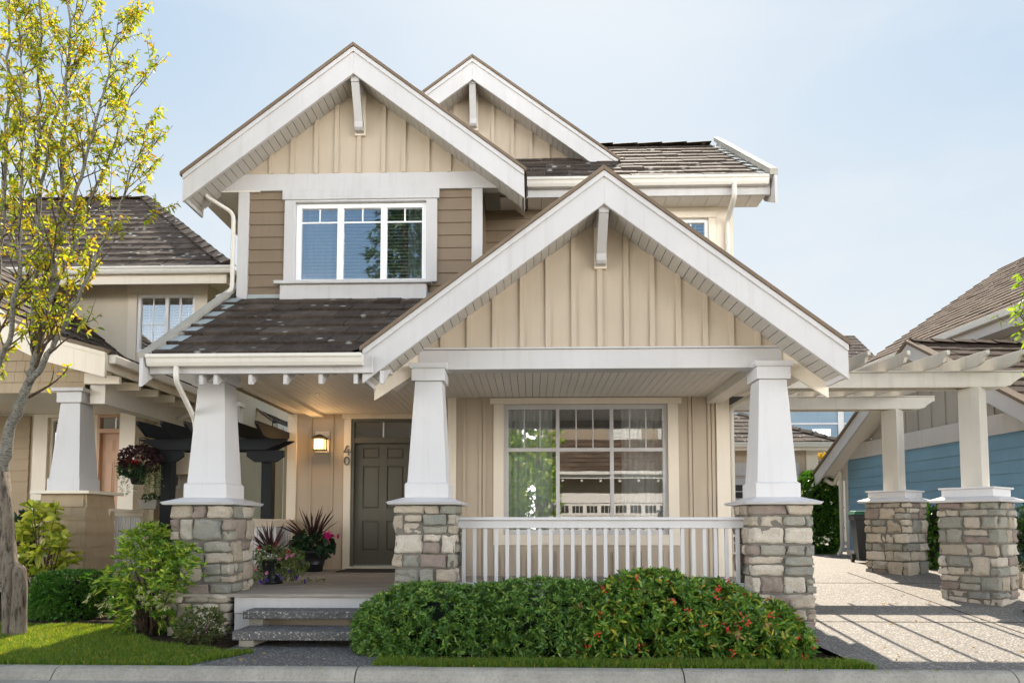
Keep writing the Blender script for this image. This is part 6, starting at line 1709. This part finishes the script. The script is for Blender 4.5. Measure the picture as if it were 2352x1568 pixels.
# tall pot by the door wall
xp_, yp_ = px((600 + 890 / 2.85) / 1.27551, 11.45, 1290), 11.45
T1 = thing('planter', 'large black pot with spiky plant and magenta geranium by the door', 'planter', (xp_, yp_, DZ))
zr_ = pz((1450 + 458 / 2.85) / 1.27551, yp_, 890); pot_mesh(T1, xp_, yp_, DZ + .002, .175, .265, zr_ - DZ)
P, nn = blob_points(240, (xp_, yp_, zr_ + .10), (.36, .3, .19), 2.1, .6, zr_ - .12, .3)
a, d = rosettes(P, nn, 3, 1.3, .2); leaves('geranium_leaves', a, d, 'leaf_geranium', T1, .072, .075, .25, droop=.3)
spikes(T1, xp_ + .0, yp_, zr_ + .12, 34, .62)
fx = px((600 + 1030 / 2.85) / 1.27551, yp_ - .25, 1270); fz = pz((1450 + 342 / 2.85) / 1.27551, yp_ - .25, 1270)
flowers(T1, [(fx + random.gauss(0, .035), yp_ - .26 + random.gauss(0, .03), fz + random.gauss(0, .028)) for _ in range(36)] + [(fx + .15 + random.gauss(0, .012), yp_ - .2, fz + .0 + random.gauss(0, .012)) for _ in range(5)], 'petal_magenta', 'blossoms', 5, .03, .026)
# front urn
xu, yu = px((600 + 560 / 2.85) / 1.27551, 9.1, 1320), 9.1
T2_ = thing('planter', 'black urn of trailing pink and violet petunias beside the stone porch pier', 'planter', (xu, yu, DZ))
zr2 = pz((1450 + 535 / 2.85) / 1.27551, yu, 900)
m = MB(); h = zr2 - DZ; m.lathe(xu, yu, [(0, DZ + .001), (.135, DZ + .001), (.14, DZ + .03), (.115, DZ + .05), (.105, DZ + h * .3), (.12, DZ + h * .7), (.15, DZ + h * .95), (.155, DZ + h), (.135, DZ + h), (.125, DZ + h * .92), (0, DZ + h * .92)], 28); m.build('pot', 'black_plastic', T2_, smooth=True)
spikes(T2_, xu - .02, yu + .02, zr2 + .06, 34, .46)
Pa, na = blob_points(170, (xu + .02, yu, zr2 + .06), (.22, .2, .13), 2.1, .7, zr2 - .1, .3)
Pb, nb_ = blob_points(260, (xu + .27, yu - .04, zr2 - .06), (.19, .18, .22), 2.1, .8, DZ + .04, .4)
Pc, nc = blob_points(110, (xu - .20, yu - .03, zr2 - .1), (.09, .14, .22), 2.1, .8, DZ + .04, .4)
a, d = rosettes(np.concatenate([Pa, Pb, Pc]), np.concatenate([na, nb_, nc]), 4, 1.2, .1); leaves('petunia_leaves', a, d, 'leaf_trail', T2_, .04, .017, .3, droop=.3)
tr_ = [(xu + .3 + .035 * i + random.gauss(0, .02), yu - .12 + random.gauss(0, .04), DZ + .03 + random.uniform(0, .05)) for i in range(14)]
a, d = rosettes(np.array(tr_), np.tile(np.array([.3, -.3, .6]), (14, 1)), 5, 1.2, .3); leaves('trailing_leaves', a, d, 'leaf_trail', T2_, .035, .012, .3)
def fp(lst, Y=None): return [tuple(at((600 + q[0] / 2.85) / 1.27551, (1450 + q[1] / 2.85) / 1.27551, Y)) for q in lst]
jit = lambda L_, n, s: [(p[0] + random.gauss(0, s), p[1] + random.gauss(0, s), p[2] + random.gauss(0, s)) for p in L_ for _ in range(n)]
flowers(T2_, jit(fp([(632, 530), (680, 500), (697, 530), (738, 503), (512, 655), (424, 620)], yu - .24), 2, .009), 'petal_pink', 'blossoms', 6, .026, .026)
flowers(T2_, jit(fp([(465, 720), (513, 710), (637, 685), (716, 640), (770, 700), (845, 712), (768, 675)], yu - .2), 2, .009), 'petal_violet', 'blossoms', 6, .026, .026)
flowers(T2_, jit(fp([(585, 420), (470, 440), (705, 460)], yu - .1), 4, .02), 'petal_red', 'blossoms', 5, .02, .018)
# door mat
m = MB(); xm0_ = dl - .02; m.box(xm0_, dr + .05, 11.2, 11.9, DZ + .003, DZ + .018); tag(m.build('door_mat', 'rubber', None, .004), 'dark flat doormat in front of the grey front door', 'door mat')
# hanging basket on the arbour
hb_ = at(317, 1100, 11.05); HBk = thing('hanging_basket', 'hanging black basket of purple foliage and red flowers on the black arbour', 'hanging basket', (hb_.x, hb_.y, hb_.z))
zt3 = pz(1085, 11.05, 317); zb3 = pz(1112, 11.05, 317); m = MB()
m.lathe(hb_.x, 11.05, [(0, zb3), (.085, zb3), (.10, zb3 + .02), (.135, zt3), (.145, zt3 + .015), (.125, zt3 + .015), (.11, zt3 - .02), (0, zt3 - .02)], 24); m.build('pot', 'black_plastic', HBk, smooth=True)
htop = zb1 - .02
m = MB()
for k in range(3):
    aa = k * 2.1; m.tube([(hb_.x + .13 * math.cos(aa), 11.05 + .13 * math.sin(aa), zt3), (hb_.x + .0, 11.05, htop - .06)], .004, 5)
m.tube([(hb_.x, 11.05, htop - .06), (hb_.x + .0, 11.05, htop + .02), (hb_.x + .05, 11.07, htop + .04), (max(hb_.x + .12, xa0 + .03), 11.12, htop + .02)], .008, 6); m.build('hanger', 'metal_dark', HBk)
P, nn = blob_points(330, (hb_.x - .0, 11.05, zt3 + .25), (.34, .3, .22), 2.1, .6, zt3 - .02, .3); a, d = rosettes(P, nn, 4, 1.1, .1); leaves('purple_foliage', a, d, 'leaf_purple', HBk, .06, .028, .3, droop=.3)
P, nn = blob_points(90, (hb_.x - .02, 10.95, zt3 + .05), (.2, .16, .10), 2.1, .6, None, .3); a, d = rosettes(P, nn, 4, 1.2, .2); leaves('geranium_leaves', a, d, 'leaf_geranium', HBk, .05, .05, .25, droop=.3)
TL = []
for k in range(26):
    aa = random.uniform(0, 6.283); r0 = random.uniform(.15, .36); ln_ = random.uniform(.12, .5); sx = hb_.x + r0 * math.cos(aa) + (.1 if random.random() < .5 else 0)
    for j in range(14): TL.append((sx + random.gauss(0, .015), 11.05 + r0 * .8 * math.sin(aa) + random.gauss(0, .015), zt3 + .12 - ln_ * j / 13))
a, d = rosettes(np.array(TL), np.tile(np.array([0, -.2, -.5]), (len(TL), 1)), 3, 1.2, -.2); leaves('trailing_foliage', a, d, 'leaf_trail', HBk, .038, .012, .3)
flowers(HBk, [(hb_.x + .06 + random.gauss(0, .06), 10.80 + random.gauss(0, .04), zt3 + .16 + random.gauss(0, .025)) for _ in range(11)], 'petal_red', 'blossoms', 5, .03, .025)
# pot on the neighbour's rail
pp = at(346, 1150, 11.35); FP = thing('flower_pot', 'small weathered trough of plants on the beige porch rail', 'flower pot', (pp.x, 11.35, zrn))
m = MB(); m.frust(pp.x, 11.35, zrn + .002, (.13, .08), zrn + .16, (.15, .10)); m.build('pot', 'weathered_wood', FP, .01)
P, nn = blob_points(60, (pp.x, 11.35, zrn + .18), (.14, .09, .07), 2.1, .6, None, .2); a, d = rosettes(P, nn, 5, 1, .3); leaves('foliage', a, d, 'leaf_dark', FP, .05, .025, .3)

# ================================================================== trees
def grow_tree(name, label, base, limbs, leafmat, n_tw=3, leafL=.075, leafW=.030, per=9, bark=('bark_trunk', 'bark_limb', 'bark_twig'), seed=5, tw_len=(.25, .6), side_len=(.5, 1.1), start=.30, dens=.22, lim=None, cat='tree', leaf_from=.30):
    rnd = random.Random(seed); t = thing(name, label, cat, base)
    trunk = MB(); tw = MB(); lb = MB(); LP, LD = [], []
    trunk.tube(limbs[0][0], limbs[0][1], 14)
    segs = []
    for pts, rad in limbs[1:]:
        pts = [Vector(p) for p in pts]
        # resample with slight wander
        Q, Rr = [], []
        for i in range(len(pts) - 1):
            for s_ in range(6):
                f = s_ / 6; p = pts[i].lerp(pts[i + 1], f); j = .018 if (i or s_) else 0
                Q.append(p + Vector((rnd.uniform(-j, j), rnd.uniform(-j, j), 0))); Rr.append(rad[i] + (rad[i + 1] - rad[i]) * f)
        Q.append(pts[-1]); Rr.append(rad[-1]); lb.tube(Q, Rr, 8); segs.append((Q, Rr))
    def add_leaves(a, b):
        d = (b - a); L = d.length; k = max(2, int(L / .055))
        for i in range(k):
            f = (i + rnd.uniform(0, 1)) / k
            if f < .25: continue
            p = a + d * f
            for _ in range(rnd.choice((1, 2, 2, 3))):
                dr = Vector((rnd.gauss(0, 1), rnd.gauss(0, 1), rnd.gauss(-.35, .7))).normalized()
                LP.append(p); LD.append(dr + d.normalized() * .5)
    def branch(p, dirn, L, r, depth):
        n = 5; pts = [p]; d = dirn.normalized()
        for i in range(n):
            d = (d + Vector((rnd.gauss(0, .10), rnd.gauss(0, .10), .09))).normalized(); pts.append(pts[-1] + d * L / n)
        tw.tube(pts, [max(.0022, r * (1 - .8 * i / n)) for i in range(n + 1)], 5, False)
        if depth == 0:
            for a, b in zip(pts[1:-1], pts[2:]):
                if rnd.random() < per / 10: add_leaves(a, b)
            return
        for i in range(1, n + 1):
            for _ in range(n_tw if i > 1 else 1):
                if rnd.random() < .62:
                    ax = Vector((rnd.gauss(0, 1), rnd.gauss(0, 1), rnd.gauss(.2, .5))).normalized(); nd = (d * 1.0 + ax * .75).normalized()
                    branch(pts[i], nd, rnd.uniform(*tw_len), r * .45, depth - 1)
        if rnd.random() < .8: add_leaves(pts[-2], pts[-1])
    for Q, Rr in segs:
        tot = sum((b - a).length for a, b in zip(Q[:-1], Q[1:])); acc = 0
        for i in range(1, len(Q)):
            acc += (Q[i] - Q[i - 1]).length; f = acc / tot
            if f < start: continue
            k = (Q[i] - Q[i - 1]).length / dens
            m_ = int(k) + (rnd.random() < k - int(k))
            for _ in range(m_):
                a = rnd.uniform(0, 6.283); d = (Q[i] - Q[i - 1]).normalized(); side = Vector((math.cos(a), math.sin(a), 0)); side = (side - d * side.dot(d)).normalized()
                branch(Q[i], d * .95 + side * .62, rnd.uniform(*side_len) * (1.15 - .6 * f), max(.006, Rr[i] * .45), 1)
    trunk.build('trunk', bark[0], t, smooth=True); lb.build('limbs', bark[1], t, smooth=True); tw.build('twigs', bark[2], t, smooth=True)
    P = np.array([tuple(p) for p in LP]); D = np.array([tuple(p) for p in LD])
    leaves('crown', P, D, leafmat, t, leafL, leafW, .25, .35, droop=.35)
    print(name, 'leaves', len(P))
    return t
YT = 7.62
def tp(x, y, dy=0): v = at(x, y, YT + dy); return (v.x, v.y, v.z)
tr = [tp(33, 1485), tp(34, 1465), tp(30, 1420), tp(28, 1345), tp(24, 1300), tp(20, 1290), tp(12, 1180), tp(4, 1085)]
trunk_l = (tr, [.165, .12, .104, .10, .096, .086, .08, .075])
limbs = [trunk_l,
 ([tp(4, 1090), tp(20, 1000), tp(58, 900), tp(75, 850), tp(98, 760, .05), tp(125, 640, .1), tp(140, 480, .12), tp(150, 300, .15), tp(160, 90, .2), tp(165, -120, .2)], [.07, .055, .048, .044, .038, .032, .026, .02, .013, .006]),
 ([tp(66, 880), tp(120, 800, -.1), tp(155, 735, -.15), tp(200, 640, -.2), tp(245, 540, -.25), tp(290, 430, -.25), tp(330, 330, -.25)], [.036, .028, .023, .018, .014, .010, .005]),
 ([tp(78, 840), tp(80, 760, .1), tp(82, 640, .2), tp(86, 500, .25), tp(88, 300, .3), tp(92, 80, .3), tp(92, -140, .3)], [.045, .038, .032, .027, .02, .013, .006]),
 ([tp(112, 700, .05), tp(160, 590, .25), tp(205, 470, .4), tp(255, 340, .5), tp(310, 200, .5)], [.024, .02, .016, .011, .005]),
 ([tp(132, 560, .1), tp(180, 430, .0), tp(215, 300, -.1), tp(250, 160, -.1), tp(275, 40, -.1)], [.022, .018, .014, .009, .004]),
 ([tp(4, 1090), tp(-25, 980, .1), tp(-30, 850, .2), tp(-12, 700, .3), tp(5, 520, .3), tp(15, 320, .3), tp(20, 100, .35), tp(20, -140, .35)], [.07, .055, .045, .036, .028, .02, .013, .006]),
 ([tp(-28, 900, .2), tp(20, 780, -.1), tp(40, 640, -.25), tp(48, 480, -.3), tp(50, 280, -.3), tp(46, 60, -.3)], [.03, .026, .022, .017, .012, .005]),
 ([tp(-28, 930, .2), tp(-110, 760, .1), tp(-170, 560, .1), tp(-200, 330, .2), tp(-210, 60, .2)], [.045, .036, .028, .018, .006]),
 ([tp(-30, 860, .2), tp(-80, 650, .5), tp(-100, 420, .6), tp(-110, 180, .6), tp(-110, -100, .6)], [.04, .032, .024, .015, .006]),
 ([tp(90, 450, .25), tp(120, 300, .5), tp(160, 140, .6), tp(195, -20, .6)], [.02, .015, .01, .004]),
]
YTREE = grow_tree('street_tree', 'young tree with sparse yellow green leaves on the front lawn', (tr[0][0], YT, 0), limbs, 'leaf_yellow', 2, .062, .026, 8, seed=8, start=.12, dens=.15, side_len=(.35, .85), tw_len=(.12, .34))
m = MB(); m.tube([tp(40, 1492, -.10), tp(41, 1462, -.10), tp(44, 1400, -.10), tp(46, 1350, -.10), tp(45, 1308, -.09), tp(43, 1300, -.08)], [.105, .086, .076, .072, .066, .045], 14)
m.build('cut_stub', 'bark_trunk', YTREE, smooth=True)
# tree beyond the right picture edge
tb = (px(2352, 8.0, 1000) + .98, 8.3, .2)
lm = [([tb, (tb[0], tb[1], 1.3), (tb[0] - .05, tb[1], 2.1)], [.11, .09, .08])]
for dx, dy, zt in ((-.5, 0, 4.2), (.3, .2, 4.8), (.0, -.4, 4.5), (-.75, -.15, 3.5), (.7, -.2, 4.2), (-.55, .3, 3.9)):
    lm.append(([(tb[0] - .05, tb[1], 1.9), (tb[0] + dx * .45, tb[1] + dy * .5, 1.9 + (zt - 1.9) * .45), (tb[0] + dx, tb[1] + dy, zt)], [.05, .03, .008]))
grow_tree('street_tree', 'bright green leaved tree reaching in at the right picture edge', (tb[0], tb[1], .2), lm, 'leaf_bright', 2, .085, .028, 7, seed=3, start=.3, dens=.3, side_len=(.3, .7), tw_len=(.15, .3))
V_ = [(tb[0] + .75 * math.cos(k * .45) * (1 + .12 * math.sin(k * 2.1)), tb[1] + .75 * math.sin(k * .45) * (1 + .12 * math.cos(k * 1.7))) for k in range(14)]
m = MB(); m.add([(x, y, zdrive(x, y) + .02) for x, y in V_], [tuple(range(14))]); struct(m.build('planting_bed', 'soil'))
# trees across the street that the window glass mirrors
def far_tree(x, y, h, r, label, seed):
    t = thing('leafy_tree', label, 'tree', (x, y, -.1)); m = MB(); m.tube([(x, y, -.2), (x + .1, y, h * .35), (x, y, h * .8)], [.2, .15, .05], 8); m.build('trunk', 'bark_trunk', t)
    P, nn = blob_points(2600, (x, y, h * .52), (r, r, h * .46), 2.1, .6, None, .35, 1.2); a, d = rosettes(P, nn, 6, 1, .1); leaves('crown', a, d, 'leaf_pieris', t, .20, .08, .3)
far_tree(-1.5, -6.2, 6.4, 2.5, 'rounded leafy tree across the street mirrored in the porch window', 1)
def conifer(x, y, h, r, label):
    t = thing('conifer', label, 'tree', (x, y, -.1)); m = MB(); m.tube([(x, y, -.2), (x, y, h * .5), (x, y, h)], [.28, .18, .03], 8); m.build('trunk', 'bark_trunk', t)
    zz = 1.2 + (h - 1.2) * rng.uniform(0, 1, 7000) ** 1.25; aa = rng.uniform(0, 6.283, 7000); lay = .75 + .25 * np.sin(zz * 6.5)
    rr = r * (1 - (zz - 1.2) / (h - 1.1)) * lay * rng.uniform(.35, 1.05, 7000)
    P = np.stack([x + rr * np.cos(aa), y + rr * np.sin(aa), zz - .25 * rr], 1); nn = np.stack([np.cos(aa), np.sin(aa), -.25 + 0 * aa], 1)
    a, d = rosettes(P, nn, 6, .8, 0); leaves('crown', a, d, 'leaf_conifer', t, .24, .05, .3, droop=.3)
conifer(-5.3, -9.6, 24, 3.2, 'tall dark conifer across the street mirrored in the upper window')
